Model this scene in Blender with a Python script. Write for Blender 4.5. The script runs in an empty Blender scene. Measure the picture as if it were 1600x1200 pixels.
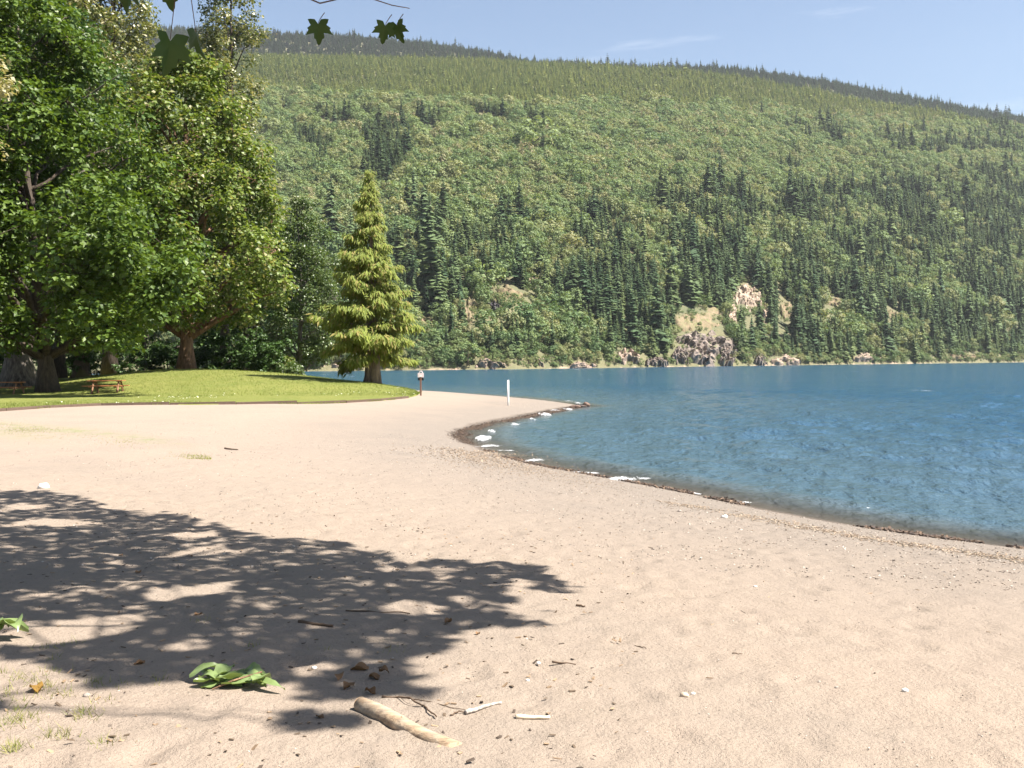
import bpy, math, random
import numpy as np
from mathutils import Matrix, Vector

# ------------------------------------------------------------------ camera, light, exposure
SC = bpy.context.scene
COL = SC.collection
rng = np.random.default_rng(11)
random.seed(11)

HAZE = .000040
CAM_H = 2.5                      # eye above the lake
PITCH, ROLL = 1.10, -0.52        # degrees
cam_d = bpy.data.cameras.new("camera")
cam = bpy.data.objects.new("camera", cam_d)
COL.objects.link(cam)
cam_d.sensor_width = 36.0
cam_d.lens = 36.0
cam_d.clip_start = 0.1
cam_d.clip_end = 12000
CR = Matrix.Rotation(math.radians(90 - PITCH), 4, 'X') @ Matrix.Rotation(math.radians(ROLL), 4, 'Z')
cam.matrix_world = Matrix.Translation((0, 0, CAM_H)) @ CR
SC.camera = cam

SUN_EL, SUN_AZ = 55.0, 104.0      # azimuth clockwise from the view axis (+Y)
el, az = math.radians(SUN_EL), math.radians(SUN_AZ)
SUND = np.array([math.sin(az) * math.cos(el), math.cos(az) * math.cos(el), math.sin(el)])
W = bpy.data.worlds.new("World")
SC.world = W
W.use_nodes = True
nt = W.node_tree
bg = nt.nodes['Background']
sky = nt.nodes.new('ShaderNodeTexSky')
sky.sky_type = 'NISHITA'
sky.sun_disc = False
sky.sun_elevation = el
sky.sun_rotation = az
sky.air_density = 1.0
sky.dust_density = 1.2
sky.ozone_density = 1.2
# faint high wisps of cloud over the whole sky
wtc = nt.nodes.new('ShaderNodeTexCoord'); wmp = nt.nodes.new('ShaderNodeMapping'); wno = nt.nodes.new('ShaderNodeTexNoise'); wrp = nt.nodes.new('ShaderNodeValToRGB'); wmx = nt.nodes.new('ShaderNodeMix')
wmp.inputs['Scale'].default_value = (2.2, 2.2, 15); wmp.inputs['Rotation'].default_value = (.06, .10, .3)
wno.inputs['Scale'].default_value = 1.6; wno.inputs['Detail'].default_value = 7; wno.inputs['Roughness'].default_value = .6; wno.inputs['Distortion'].default_value = .6
wrp.color_ramp.elements[0].position = .56; wrp.color_ramp.elements[1].position = .80
wrp.color_ramp.elements[1].color = (.30, .30, .30, 1)
wmx.data_type = 'RGBA'; wmx.inputs[7].default_value = (9.0, 9.2, 9.6, 1)
nt.links.new(wtc.outputs['Generated'], wmp.inputs[0]); nt.links.new(wmp.outputs[0], wno.inputs['Vector']); nt.links.new(wno.outputs[0], wrp.inputs[0])
nt.links.new(wrp.outputs[0], wmx.inputs[0]); nt.links.new(sky.outputs[0], wmx.inputs[6]); nt.links.new(wmx.outputs[2], bg.inputs[0])
bg.inputs[1].default_value = 0.054
sun_d = bpy.data.lights.new("sun", 'SUN')
sun_d.energy = 5.0
sun_d.angle = math.radians(0.53)
sun_d.color = (1.0, 0.93, 0.83)
sun = bpy.data.objects.new("sun", sun_d)
COL.objects.link(sun)
sun.rotation_mode = 'QUATERNION'
sun.rotation_quaternion = Vector(SUND).to_track_quat('Z', 'Y')
sun.location = (20, 10, 60)
vs = SC.view_settings
SC.display_settings.display_device = 'sRGB'
vs.view_transform = 'Standard'
vs.look = 'None'
vs.gamma = 1.0
vs.use_curve_mapping = False
vs.exposure = 1.70
SC.cycles.use_denoising = True
SC.cycles.max_bounces = 6
SC.cycles.diffuse_bounces = 3
SC.cycles.glossy_bounces = 3
SC.cycles.transmission_bounces = 4
SC.cycles.transparent_max_bounces = 8
SC.cycles.volume_bounces = 0
SC.cycles.caustics_reflective = False
SC.cycles.caustics_refractive = False

R3 = np.array(CR.to_3x3())
CC = np.array([0, 0, CAM_H])


def ray(px, py):
    px = np.asarray(px, float); py = np.asarray(py, float)
    d = np.stack([(px - 800) / 1600, -(py - 600) / 1600, -np.ones_like(px)], -1) @ R3.T
    return d / d[..., 1:2]                      # per metre of depth along +Y


def at(px, py, D):
    return CC + ray(px, py) * np.asarray(D, float)[..., None]


def onz(px, py, z=0.0):
    d = ray(px, py)
    return CC + d * ((z - CAM_H) / d[..., 2])[..., None]


def proj(P):
    q = (np.asarray(P, float) - CC) @ R3
    return 800 + 1600 * q[..., 0] / -q[..., 2], 600 - 1600 * q[..., 1] / -q[..., 2]


# ------------------------------------------------------------------ noise
def _h(ix, iy, s):
    n = (ix.astype(np.int64) * 374761393 + iy.astype(np.int64) * 668265263 + s * 1274126177) & 0xffffffff
    n = ((n ^ (n >> 13)) * 1274126177) & 0xffffffff
    return ((n ^ (n >> 16)) & 0xffff) / 65535.0


def vnoise(x, y, s=0):
    x = np.asarray(x, float); y = np.asarray(y, float)
    ix, iy = np.floor(x), np.floor(y)
    fx, fy = x - ix, y - iy
    fx = fx * fx * (3 - 2 * fx); fy = fy * fy * (3 - 2 * fy)
    a, b = _h(ix, iy, s), _h(ix + 1, iy, s)
    c, d = _h(ix, iy + 1, s), _h(ix + 1, iy + 1, s)
    return (a + (b - a) * fx) * (1 - fy) + (c + (d - c) * fx) * fy


def fbm(x, y, o=4, s=0, g=0.5):
    t, a, n = 0, 1.0, 0
    for k in range(o):
        t = t + a * (vnoise(x * 2 ** k + 17.3 * k, y * 2 ** k - 9.1 * k, s + k) - .5)
        n += a; a *= g
    return t / n * 2


def sstep(a, b, x):
    t = np.clip((x - a) / (b - a), 0, 1)
    return t * t * (3 - 2 * t)


# ------------------------------------------------------------------ meshes and objects
def mesh(name, V, F, mats=(), smooth=False, mi=None, attrs=None):
    V = np.asarray(V, np.float32).reshape(-1, 3)
    me = bpy.data.meshes.new(name)
    Fs = F if isinstance(F, list) else [F]
    Fs = [np.asarray(f, np.int32) for f in Fs if len(f)]
    me.vertices.add(len(V))
    me.vertices.foreach_set('co', V.ravel())
    li = np.concatenate([f.ravel() for f in Fs])
    sz = np.concatenate([np.full(len(f), f.shape[1], np.int32) for f in Fs])
    me.loops.add(len(li))
    me.loops.foreach_set('vertex_index', li)
    me.polygons.add(len(sz))
    me.polygons.foreach_set('loop_start', np.concatenate([[0], np.cumsum(sz)[:-1]]).astype(np.int32))
    if mi is not None:
        me.polygons.foreach_set('material_index', np.asarray(mi, np.int32))
    me.polygons.foreach_set('use_smooth', np.full(len(sz), bool(smooth)))
    for m in mats:
        me.materials.append(m)
    for k, v in (attrs or {}).items():
        a = me.attributes.new(k, 'FLOAT', 'POINT')
        a.data.foreach_set('value', np.asarray(v, np.float32).ravel())
    me.update(calc_edges=True)
    return me


def obj(name, data, parent=None, label=None, cat=None, group=None, kind=None, loc=None, rz=None):
    o = bpy.data.objects.new(name, data)
    COL.objects.link(o)
    if parent is not None:
        o.parent = parent
    if label: o['label'] = label
    if cat: o['category'] = cat
    if group: o['group'] = group
    if kind: o['kind'] = kind
    if loc is not None: o.location = loc
    if rz is not None: o.rotation_euler = (0, 0, rz)
    return o


class MB:                        # collects tubes, boxes, lumps into one mesh
    def __init__(self):
        self.v, self.t, self.q, self.n = [], [], [], 0

    def add(self, V, T=None, Q=None):
        V = np.asarray(V, float).reshape(-1, 3)
        if T is not None and len(T): self.t.append(np.asarray(T) + self.n)
        if Q is not None and len(Q): self.q.append(np.asarray(Q) + self.n)
        self.v.append(V); self.n += len(V)

    def tube(self, P, r, n=7, wob=0.0):
        P = np.asarray(P, float); m = len(P)
        r = np.broadcast_to(np.asarray(r, float), (m,))
        T = np.gradient(P, axis=0)
        T /= np.linalg.norm(T, axis=1, keepdims=True) + 1e-9
        ref = np.array([0, 0, 1.]) if abs(T[:, 2]).mean() < .8 else np.array([1., 0, 0])
        A = np.cross(T, ref); A /= np.linalg.norm(A, axis=1, keepdims=True) + 1e-9
        B = np.cross(T, A)
        a = np.linspace(0, 2 * np.pi, n, endpoint=False)
        rr = r[:, None] * (1 + wob * rng.uniform(-1, 1, (m, n)))
        V = P[:, None] + rr[..., None] * (np.cos(a)[None, :, None] * A[:, None] + np.sin(a)[None, :, None] * B[:, None])
        V = V.reshape(-1, 3)
        i = np.arange(m - 1)[:, None] * n; j = np.arange(n)[None]
        Q = np.stack([i + j, i + (j + 1) % n, i + n + (j + 1) % n, i + n + j], -1).reshape(-1, 4)
        V = np.vstack([V, P[0], P[-1]])
        k = np.arange(n)
        T1 = np.stack([np.full(n, m * n), (k + 1) % n, k], -1)
        T2 = np.stack([np.full(n, m * n + 1), (m - 1) * n + k, (m - 1) * n + (k + 1) % n], -1)
        self.add(V, np.vstack([T1, T2]), Q)

    def box(self, c, s, rot=None, jit=0.0):
        c = np.asarray(c, float); s = np.asarray(s, float) / 2
        V = np.array([[x, y, z] for x in (-1, 1) for y in (-1, 1) for z in (-1, 1)], float) * s
        if jit: V = V + rng.uniform(-jit, jit, V.shape)
        if rot is not None: V = V @ np.asarray(rot).T
        self.add(V + c, None, [[0, 1, 3, 2], [4, 6, 7, 5], [0, 4, 5, 1], [2, 3, 7, 6], [0, 2, 6, 4], [1, 5, 7, 3]])

    def mesh(self, name, mats, smooth=False):
        F = []
        if self.t: F.append(np.vstack(self.t))
        if self.q: F.append(np.vstack(self.q))
        return mesh(name, np.vstack(self.v), F, mats, smooth)


def rotz(a):
    c, s = math.cos(a), math.sin(a)
    return np.array([[c, -s, 0], [s, c, 0], [0, 0, 1.]])


def grid_faces(r, c):
    i = np.arange(r - 1)[:, None] * c; j = np.arange(c - 1)[None]
    return np.stack([i + j, i + j + 1, i + c + j + 1, i + c + j], -1).reshape(-1, 4)


def nrm(v):
    return v / (np.linalg.norm(v, axis=-1, keepdims=True) + 1e-9)


# ------------------------------------------------------------------ materials
class N:
    def __init__(self, name):
        self.m = bpy.data.materials.new(name)
        self.m.use_nodes = True
        self.t = self.m.node_tree
        self.p = self.t.nodes['Principled BSDF']
        self.out = self.t.nodes['Material Output']

    def n(self, typ, **kw):
        o = self.t.nodes.new(typ)
        for k, v in kw.items():
            if k[0] == 'i' and k[1:].isdigit():
                self.set(o.inputs[int(k[1:])], v)
            elif hasattr(o, k):
                setattr(o, k, v)
            else:
                self.set(o.inputs[k], v)
        return o

    def set(self, sock, v):
        if isinstance(v, bpy.types.NodeSocket): self.t.links.new(v, sock)
        elif isinstance(v, bpy.types.Node): self.t.links.new(v.outputs[0], sock)
        else: sock.default_value = v if not (isinstance(v, tuple) and len(v) == 3 and sock.type == 'RGBA') else (*v, 1)

    def P(self, **kw):
        for k, v in kw.items():
            self.set(self.p.inputs[k.replace('_', ' ')], v)
        return self

    def coords(self):
        return self.n('ShaderNodeTexCoord').outputs['Object']

    def noise(self, scale, detail=4.0, rough=.55, vec=None, out=0):
        o = self.n('ShaderNodeTexNoise', Scale=scale, Detail=detail, Roughness=rough)
        self.set(o.inputs['Vector'], vec if vec is not None else self.coords())
        return o.outputs[out]

    def ramp(self, fac, a, b, c0=(0, 0, 0), c1=(1, 1, 1)):
        o = self.n('ShaderNodeValToRGB')
        o.color_ramp.elements[0].position = a; o.color_ramp.elements[1].position = b
        o.color_ramp.elements[0].color = (*c0, 1); o.color_ramp.elements[1].color = (*c1, 1)
        self.set(o.inputs[0], fac)
        return o.outputs[0]

    def mix(self, f, a, b, typ='MIX'):
        o = self.n('ShaderNodeMix', data_type='RGBA', blend_type=typ)
        self.set(o.inputs[0], f); self.set(o.inputs[6], a); self.set(o.inputs[7], b)
        return o.outputs[2]

    def math(self, op, a, b=0.0):
        o = self.n('ShaderNodeMath', operation=op)
        self.set(o.inputs[0], a); self.set(o.inputs[1], b)
        return o.outputs[0]

    def attr(self, name):
        return self.n('ShaderNodeAttribute', attribute_name=name).outputs['Fac']

    def bump(self, h, dist, strength=1.0, prev=None):
        o = self.n('ShaderNodeBump', Distance=dist, Strength=strength)
        self.set(o.inputs['Height'], h)
        if prev is not None: self.set(o.inputs['Normal'], prev)
        return o.outputs[0]


def leafmat(name, ca, cb, trans=0.35, rough=0.45, spec=0.5, per='island', tboost=1.6, noise=None, cc=None):
    """Leaves: colour runs from ca to cb leaf by leaf (or tree by tree), partly translucent."""
    k = N(name)
    if per == 'island':
        f = k.n('ShaderNodeNewGeometry').outputs['Random Per Island']
    else:
        f = k.n('ShaderNodeObjectInfo').outputs['Random']
    c = k.mix(f, ca, cb)
    if per == 'object':
        g = k.n('ShaderNodeNewGeometry').outputs['Random Per Island']
        c = k.mix(k.math('MULTIPLY', g, .35), c, tuple(x * .6 for x in ca))
        if cc is not None:
            f2 = k.math('FRACT', k.math('MULTIPLY', f, 17.31))
            c = k.mix(k.ramp(f2, .55, 1.0), c, cc)
    elif cc is not None:
        f2 = k.math('FRACT', k.math('MULTIPLY', f, 17.31))
        c = k.mix(k.ramp(f2, .80, .9), c, cc)
    k.P(Base_Color=c, Roughness=rough)
    k.p.inputs['Specular IOR Level'].default_value = spec
    tr = k.n('ShaderNodeBsdfTranslucent')
    cb2 = k.mix(1.0, c, (tboost * 1.05, tboost, tboost * .5), 'MULTIPLY')
    k.set(tr.inputs[0], cb2)
    ms = k.n('ShaderNodeMixShader', i0=trans)
    k.set(ms.inputs[1], k.p.outputs[0]); k.set(ms.inputs[2], tr.outputs[0])
    k.set(k.out.inputs[0], ms.outputs[0])
    return k.m


def barkmat(name, a, b, scale=3.0, stretch=.18, bump=.05, moss=None):
    k = N(name)
    mp = k.n('ShaderNodeMapping'); k.set(mp.inputs[0], k.coords()); mp.inputs['Scale'].default_value = (1, 1, stretch)
    f = k.noise(scale * 3, 6, .65, mp.outputs[0])
    c = k.mix(k.ramp(f, .35, .68), a, b)
    if moss:
        c = k.mix(k.ramp(k.noise(.9, 3), .5, .62), c, moss)
    k.P(Base_Color=c, Roughness=.9, Normal=k.bump(f, bump))
    return k.m


def plain(name, col, rough=.7, var=.25, scale=6.0, bump=0.0, spec=.3):
    k = N(name)
    f = k.noise(scale, 5, .6)
    c = k.mix(f, tuple(x * (1 - var) for x in col), tuple(min(1, x * (1 + var)) for x in col))
    k.P(Base_Color=c, Roughness=rough)
    k.p.inputs['Specular IOR Level'].default_value = spec
    if bump: k.P(Normal=k.bump(f, bump))
    return k.m
# ------------------------------------------------------------------ shore line and sand heights
near_px = [(1600, 857), (1450, 838), (1300, 815), (1180, 792), (1080, 770), (1000, 755), (900, 737), (830, 724), (765, 704),
           (727, 687), (718, 680), (728, 671), (770, 660), (820, 650), (870, 640.5), (905, 634.5)]
P_near = onz([p[0] for p in near_px], [p[1] for p in near_px], 0.0)[:, :2]
far_uD = [(916, 60), (890, 64), (860, 69), (793, 78), (700, 90), (660, 96), (600, 100), (500, 108), (440, 118), (300, 140), (100, 170), (-200, 205)]
P_far = np.array([((u - 800) / 1600 * d, d) for u, d in far_uD])
SHORE = np.vstack([[(120, -240), (70, -75), (40, -30), (22, -6), (14, 4), (9.7, 10.2)], P_near, P_far, [(-260, 260)]])
# smooth the polyline a little (Chaikin)
for _ in range(2):
    a, b = SHORE[:-1], SHORE[1:]
    SHORE = np.vstack([SHORE[:1], np.stack([a * .75 + b * .25, a * .25 + b * .75], 1).reshape(-1, 2), SHORE[-1:]])
LAND = np.vstack([SHORE, [(-700, 260), (-700, -240)]])


def shore_sd(x, y):
    """metres inland of the waterline (negative in the lake)"""
    x = np.asarray(x, float); y = np.asarray(y, float)
    d2 = np.full(x.shape, 1e18); ins = np.zeros(x.shape, bool)
    n = len(LAND)
    for i in range(n):
        ax, ay = LAND[i]; bx, by = LAND[(i + 1) % n]
        if i < len(SHORE) - 1:
            ex, ey = bx - ax, by - ay
            t = np.clip(((x - ax) * ex + (y - ay) * ey) / (ex * ex + ey * ey), 0, 1)
            d2 = np.minimum(d2, (x - ax - t * ex) ** 2 + (y - ay - t * ey) ** 2)
        if ay != by:
            c = (ay > y) != (by > y)
            ins ^= c & (x < (bx - ax) * (y - ay) / (by - ay) + ax)
    d = np.sqrt(d2)
    return np.where(ins, d, -d)


def sand_z(x, y, sd=None, fine=True):
    sd = shore_sd(x, y) if sd is None else sd
    z = np.where(sd > 0, .92 * (1 - np.exp(-np.maximum(sd, 0) / 7.0)), np.maximum(.11 * sd, -2.2))
    z = z + .05 * fbm(x / 6, y / 6, 3, 3) * sstep(1, 6, sd)
    z = z + .012 * np.exp(-((sd - .55) / .22) ** 2)
    if fine:
        a = sstep(-.2, 2.5, sd)
        near = 1 - sstep(14, 40, np.hypot(x, y))
        z = z + a * near * (.017 * fbm(x / .75, y / .75, 3, 20) + .013 * fbm(x / .2, y / .2, 2, 40))
    if fine and np.ndim(x) == 2:
        z = z - DIMP(x, y) * a
    return z


def DIMP(x, y):
    """footprints and scuffs trodden into the near sand"""
    out = np.zeros_like(x)
    r_ = np.random.default_rng(92)
    xs_, ys_ = x[0], y[:, 0]
    tracks = []
    for _ in range(26):
        p = np.array([r_.uniform(-6, 6), r_.uniform(3.5, 15)]); h_ = r_.uniform(0, 6.28)
        for q in range(r_.integers(8, 26)):
            h_ += r_.normal(0, .12); p = p + [math.cos(h_) * .62, math.sin(h_) * .62]
            sd_ = (-1) ** q * .11
            tracks.append((p[0] - math.sin(h_) * sd_, p[1] + math.cos(h_) * sd_, h_, r_.uniform(.6, 1.1)))
    for _ in range(500): tracks.append((r_.uniform(-7, 7), r_.uniform(3.5, 14), r_.uniform(0, 6), r_.uniform(.3, .8)))
    for px_, py_, h_, s_ in tracks:
        i0, i1 = np.searchsorted(xs_, [px_ - .4, px_ + .4]); j0, j1 = np.searchsorted(ys_, [py_ - .4, py_ + .4])
        if i1 - i0 < 3 or j1 - j0 < 3: continue
        X_ = x[j0:j1, i0:i1] - px_; Y_ = y[j0:j1, i0:i1] - py_
        a_ = (X_ * math.cos(h_) + Y_ * math.sin(h_)) / .13; b_ = (-X_ * math.sin(h_) + Y_ * math.cos(h_)) / .065
        q_ = a_ * a_ + b_ * b_
        out[j0:j1, i0:i1] += s_ * (.026 * np.exp(-q_ * .8) - .010 * np.exp(-(np.sqrt(q_) - 1.7) ** 2 * 3))
    return out


def axis(lo, d0, d1, hi, s, g=.032):
    mid = np.arange(d0, d1, s)
    up, v, st = [], d1, s
    while v < hi:
        up.append(v); st *= 1 + g; v += st
    up.append(hi)
    dn, v, st = [], d0 - s, s
    while v > lo:
        dn.append(v); st *= 1 + g; v -= st
    dn.append(lo)
    return np.concatenate([dn[::-1], mid, up])


gx = axis(-330, -6.5, 7.0, 60, .052)
gy = axis(-60, 4.0, 14.5, 215, .052)
GX, GY = np.meshgrid(gx, gy)
SD = shore_sd(GX, GY)
GZ = sand_z(GX, GY, SD)
F = grid_faces(*GX.shape)
F = F[(SD.ravel()[F] > -14).any(1)]
V = np.stack([GX, GY, GZ], -1).reshape(-1, 3)
used = np.unique(F)
remap = np.full(len(V), -1); remap[used] = np.arange(len(used))
# a faint strip of grass growing through the sand, left
px_, py_ = proj(V)
_gl = np.interp(px_, [-400, 0, 100, 200, 300, 420], [660, 664, 671, 682, 696, 712])
gr = np.exp(-((py_ - _gl) / 5.0) ** 2) * (px_ < 330) * (V[:, 1] > 15) * sstep(330, 230, px_)
gr = gr + .6 * np.exp(-((py_ - _gl - 14) / 9.0) ** 2) * sstep(140, 40, px_) * (V[:, 1] > 15)

k = N("beach_sand")
sdA = k.attr('sd')
co = k.coords()
n_big = k.noise(.55, 4, .6)
n_mid = k.noise(4.5, 5, .65)
n_fin = k.noise(38, 4, .75)
n_grit = k.noise(130, 2, .8)
c = k.mix(k.ramp(n_big, .35, .65), (.246, .204, .168), (.276, .223, .180))
c = k.mix(k.math('MULTIPLY', k.ramp(n_mid, .5, .75), .45), c, (.222, .182, .142))
gravel = k.mix(k.ramp(n_fin, .35, .65), (.110, .099, .089), (.240, .208, .178))
gfac = k.math('ADD', k.ramp(k.math('MULTIPLY', sdA, .1), .02, .85, (1, 1, 1), (0, 0, 0)), k.math('MULTIPLY', k.math('SUBTRACT', n_big, .5), 1.2))
gfac = k.math('MULTIPLY', k.ramp(gfac, .12, .85), .80)
c = k.mix(gfac, c, gravel)
c = k.mix(k.math('MULTIPLY', k.ramp(n_fin, .56, .68), .5), c, (.17, .138, .11))
c = k.mix(k.math('MULTIPLY', k.ramp(n_grit, .66, .74), .55), c, (.10, .085, .075))
c = k.mix(k.math('MULTIPLY', k.ramp(k.noise(90, 2, .8), .68, .76), .6), c, (.46, .42, .37))
c = k.mix(k.math('MULTIPLY', k.math('MULTIPLY', k.attr('grassy'), k.ramp(k.noise(2.2, 5, .7), .42, .62)), .75), c, (.17, .19, .085))
wet = k.ramp(k.math('ADD', sdA, k.math('MULTIPLY', k.math('SUBTRACT', k.noise(.8, 3), .5), .7)), .16, .5, (1, 1, 1), (0, 0, 0))
c = k.mix(wet, c, k.mix(n_fin, (.055, .043, .034), (.14, .11, .085)))
rg = k.mix(wet, (.95, .95, .95), (.35, .35, .35))
b1 = k.bump(n_fin, .018, 1.0)
b2 = k.bump(n_mid, .05, .7, b1)
b3 = k.bump(n_grit, .004, .9, b2)
k.P(Base_Color=c, Roughness=rg, Normal=b3)
k.p.inputs['Specular IOR Level'].default_value = .2
M_SAND = k.m
sand = obj('beach', mesh('beach', V[used], remap[F], [M_SAND], True, attrs={'sd': SD.ravel()[used], 'grassy': gr[used]}), kind='structure')

# ------------------------------------------------------------------ lawn
edge_px = [(-420, 668), (-200, 655), (0, 641), (60, 636.5), (110, 633), (200, 631), (300, 631.2), (400, 632), (480, 633), (540, 633), (600, 631), (638, 627.5), (652, 620), (659, 613)]
ez = .86
EDGE = []
for a, b in edge_px:
    p = onz(a, b, ez); z = sand_z(p[0], p[1], fine=False) + .05
    p = onz(a, b, z); EDGE.append(p)
EDGE = np.array(EDGE)
ctl = [(165, 614, 62), (75, 612, 65), (30, 605, 75), (125, 590, 85), (220, 580, 86), (290, 576, 85), (350, 578, 83), (440, 583, 78), (500, 590, 75), (580, 598, 70),
       (620, 604, 66), (300, 604, 63), (400, 606, 63), (480, 611, 62), (-200, 612, 66), (-200, 600, 90), (655, 611.5, 61)]
CP = np.vstack([at([c[0] for c in ctl], [c[1] for c in ctl], [c[2] for c in ctl]), EDGE,
                [(-100, 110, 1.8), (-60, 120, 1.7), (-30, 105, 1.5), (-22, 96, 1.25), (-12, 86, .75), (-8.5, 76, .7), (-150, 120, 1.8), (-60, 95, 2.0), (-20, 118, .8)]])


def tps_fit(P, Z, lam=2.0):
    n = len(P)
    d = np.linalg.norm(P[:, None] - P[None], axis=-1)
    K = np.where(d > 0, d * d * np.log(d + 1e-9), 0) + lam * np.eye(n)
    Q = np.hstack([np.ones((n, 1)), P])
    A = np.block([[K, Q], [Q.T, np.zeros((3, 3))]])
    return np.linalg.solve(A, np.concatenate([Z, np.zeros(3)]))


LW = tps_fit(CP[:, :2], CP[:, 2])


def lawn_z(x, y):
    p = np.stack([np.asarray(x, float).ravel(), np.asarray(y, float).ravel()], -1)
    d = np.linalg.norm(p[:, None] - CP[None, :, :2], axis=-1)
    z = np.where(d > 0, d * d * np.log(d + 1e-9), 0) @ LW[:len(CP)] + LW[-3] + p @ LW[-2:]
    z = z.reshape(np.shape(x)) + .03 * fbm(np.asarray(x) / 2.2, np.asarray(y) / 2.2, 3, 77)
    return z


eu = EDGE[:, 0] / EDGE[:, 1]                     # bearing of the lawn's front edge
us = np.linspace(eu[0], eu[-1], 420)
front = np.interp(us, eu, EDGE[:, 1])
back = np.interp(800 + us * 1600, [-420, 100, 300, 440, 500, 600, 640, 660], [128, 126, 124, 112, 100, 84, 70, 62])
back = np.maximum(back, front + .02)
tt = np.linspace(0, 1, 150)[:, None]
LD = front[None] + (back - front)[None] * tt ** 1.3
LX, LY = us[None] * LD, LD
LZ = lawn_z(LX, LY)
LZ = np.maximum(LZ, sand_z(LX, LY, fine=False) + .03)
skirt = np.stack([LX[0], LY[0], LZ[0] - .3], -1)
V = np.vstack([skirt, np.stack([LX, LY, LZ], -1).reshape(-1, 3)])
k = N("lawn_grass")
a = k.noise(.35, 4, .6); b = k.noise(3.0, 5, .7); cfn = k.noise(22, 3, .8)
c = k.mix(k.ramp(a, .35, .65), (.108, .136, .028), (.158, .172, .042))
c = k.mix(k.math('MULTIPLY', k.ramp(b, .42, .66), .75), c, (.205, .195, .070))
c = k.mix(k.math('MULTIPLY', k.ramp(cfn, .45, .7), .5), c, (.09, .122, .022))
k.P(Base_Color=c, Roughness=.85, Normal=k.bump(cfn, .05, .8, k.bump(b, .10, .6)))
k.p.inputs['Specular IOR Level'].default_value = .15
M_LAWN = k.m
lawn = obj('lawn', mesh('lawn', V, grid_faces(151, 420), [M_LAWN], True), kind='structure')


def ground_z(x, y):
    """top of lawn or sand at a point"""
    x = np.asarray(x, float); y = np.asarray(y, float)
    u = x / np.maximum(y, 1)
    f = np.interp(u, eu, EDGE[:, 1], left=1e9, right=1e9)
    bk = np.interp(800 + u * 1600, [-420, 100, 300, 440, 500, 600, 640, 660], [128, 126, 124, 112, 100, 84, 70, 62])
    s = sand_z(x, y)
    return np.where((y > f) & (y < bk), np.maximum(lawn_z(x, y), s), s)


# ------------------------------------------------------------------ lake
ux = np.concatenate([np.linspace(-1.6, -.62, 60)[:-1], np.linspace(-.62, .66, 560), np.linspace(.66, 3.2, 110)[1:]])
dd = np.exp(np.linspace(math.log(3.0), math.log(1500), 640))
UU, DDm = np.meshgrid(ux, dd)
WX, WY = UU * DDm, DDm
wsd = shore_sd(WX, WY)
cell = np.maximum(DDm * (math.log(500) / 640), DDm * .0023)
zw = np.zeros_like(WX)
wr = np.random.default_rng(5)
for i in range(80):
    lam = 0.32 * (10 ** wr.random())
    th = math.radians(205 + wr.normal(0, 26))       # the wind drives the waves towards the beach
    kx, ky = math.cos(th) * 2 * np.pi / lam, math.sin(th) * 2 * np.pi / lam
    ph = wr.random() * 6.283
    am = .0056 * lam ** .75
    s = np.sin(kx * WX + ky * WY + ph)
    zw += am * np.where(lam > 2.6 * cell, 1, 0) * (s + .22 * np.cos(2 * (kx * WX + ky * WY + ph)))
grp = .85 + .4 * (vnoise(WX / 7, WY / 5, 61))
zw *= grp * (.22 + .78 * sstep(.0, 9, -wsd)) * sstep(-.3, .5, -wsd + .1)
# the last wave before the beach
zw += .055 * np.exp(-((-wsd - 1.25 - .5 * fbm(WX / 3, WY / 3, 2, 9)) / .33) ** 2) * sstep(.35, .7, vnoise(WX / 3.2, WY / 3.2, 8))
F = grid_faces(*WX.shape)
F = F[(wsd.ravel()[F] < .8).any(1)]
k = N("lake_water")
dep = k.attr('depth')                                # metres out from the waterline
mp = k.n('ShaderNodeMapping'); k.set(mp.inputs[0], k.coords())
mp.inputs['Rotation'].default_value = (0, 0, math.radians(-25)); mp.inputs['Scale'].default_value = (1.0, .42, 1)
w1 = k.noise(1.9, 6, .66, mp.outputs[0])
w2 = k.noise(.22, 5, .62, mp.outputs[0])
w3 = k.noise(7.0, 4, .6, mp.outputs[0])
pat = k.noise(.03, 4, .6, mp.outputs[0])
deepf = k.ramp(k.math('ADD', k.math('MULTIPLY', dep, .02), k.math('MULTIPLY', k.math('SUBTRACT', pat, .5), .30)), .02, .50)
c = k.mix(deepf, (.052, .096, .132), (.009, .062, .124))
c = k.mix(k.ramp(k.math('MULTIPLY', dep, .1), .0, .20), (.115, .108, .092), c)
k.P(Base_Color=c, Roughness=.13, IOR=1.333)
nb = k.bump(w2, .9, .55)
nb = k.bump(w1, .24, 1.0, nb)
nb = k.bump(w3, .05, 1.0, nb)
k.P(Normal=nb)
tp = k.n('ShaderNodeBsdfTransparent'); ms = k.n('ShaderNodeMixShader')
k.set(ms.inputs[0], k.ramp(k.math('MULTIPLY', dep, .2), .0, .30, (.35, .35, .35), (1, 1, 1)))
k.set(ms.inputs[1], tp.outputs[0]); k.set(ms.inputs[2], k.p.outputs[0]); k.set(k.out.inputs[0], ms.outputs[0])
M_WATER = k.m
V = np.stack([WX, WY, zw], -1).reshape(-1, 3)
used = np.unique(F); remap = np.full(len(V), -1); remap[used] = np.arange(len(used))
lake = obj('lake', mesh('lake', V[used], remap[F], [M_WATER], True, attrs={'depth': -wsd.ravel()[used]}), kind='structure')

# ------------------------------------------------------------------ the mountain
_u = lambda px: (np.asarray(px, float) - 800) / 1600
hor = lambda px: 569.2 - .00905 * (np.asarray(px, float) - 800)


def D0(px): return np.interp(px, [-1500, -200, 490, 800, 1100, 1350, 1600, 2200, 3500], [700, 520, 500, 525, 660, 800, 960, 1250, 1500])


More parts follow.
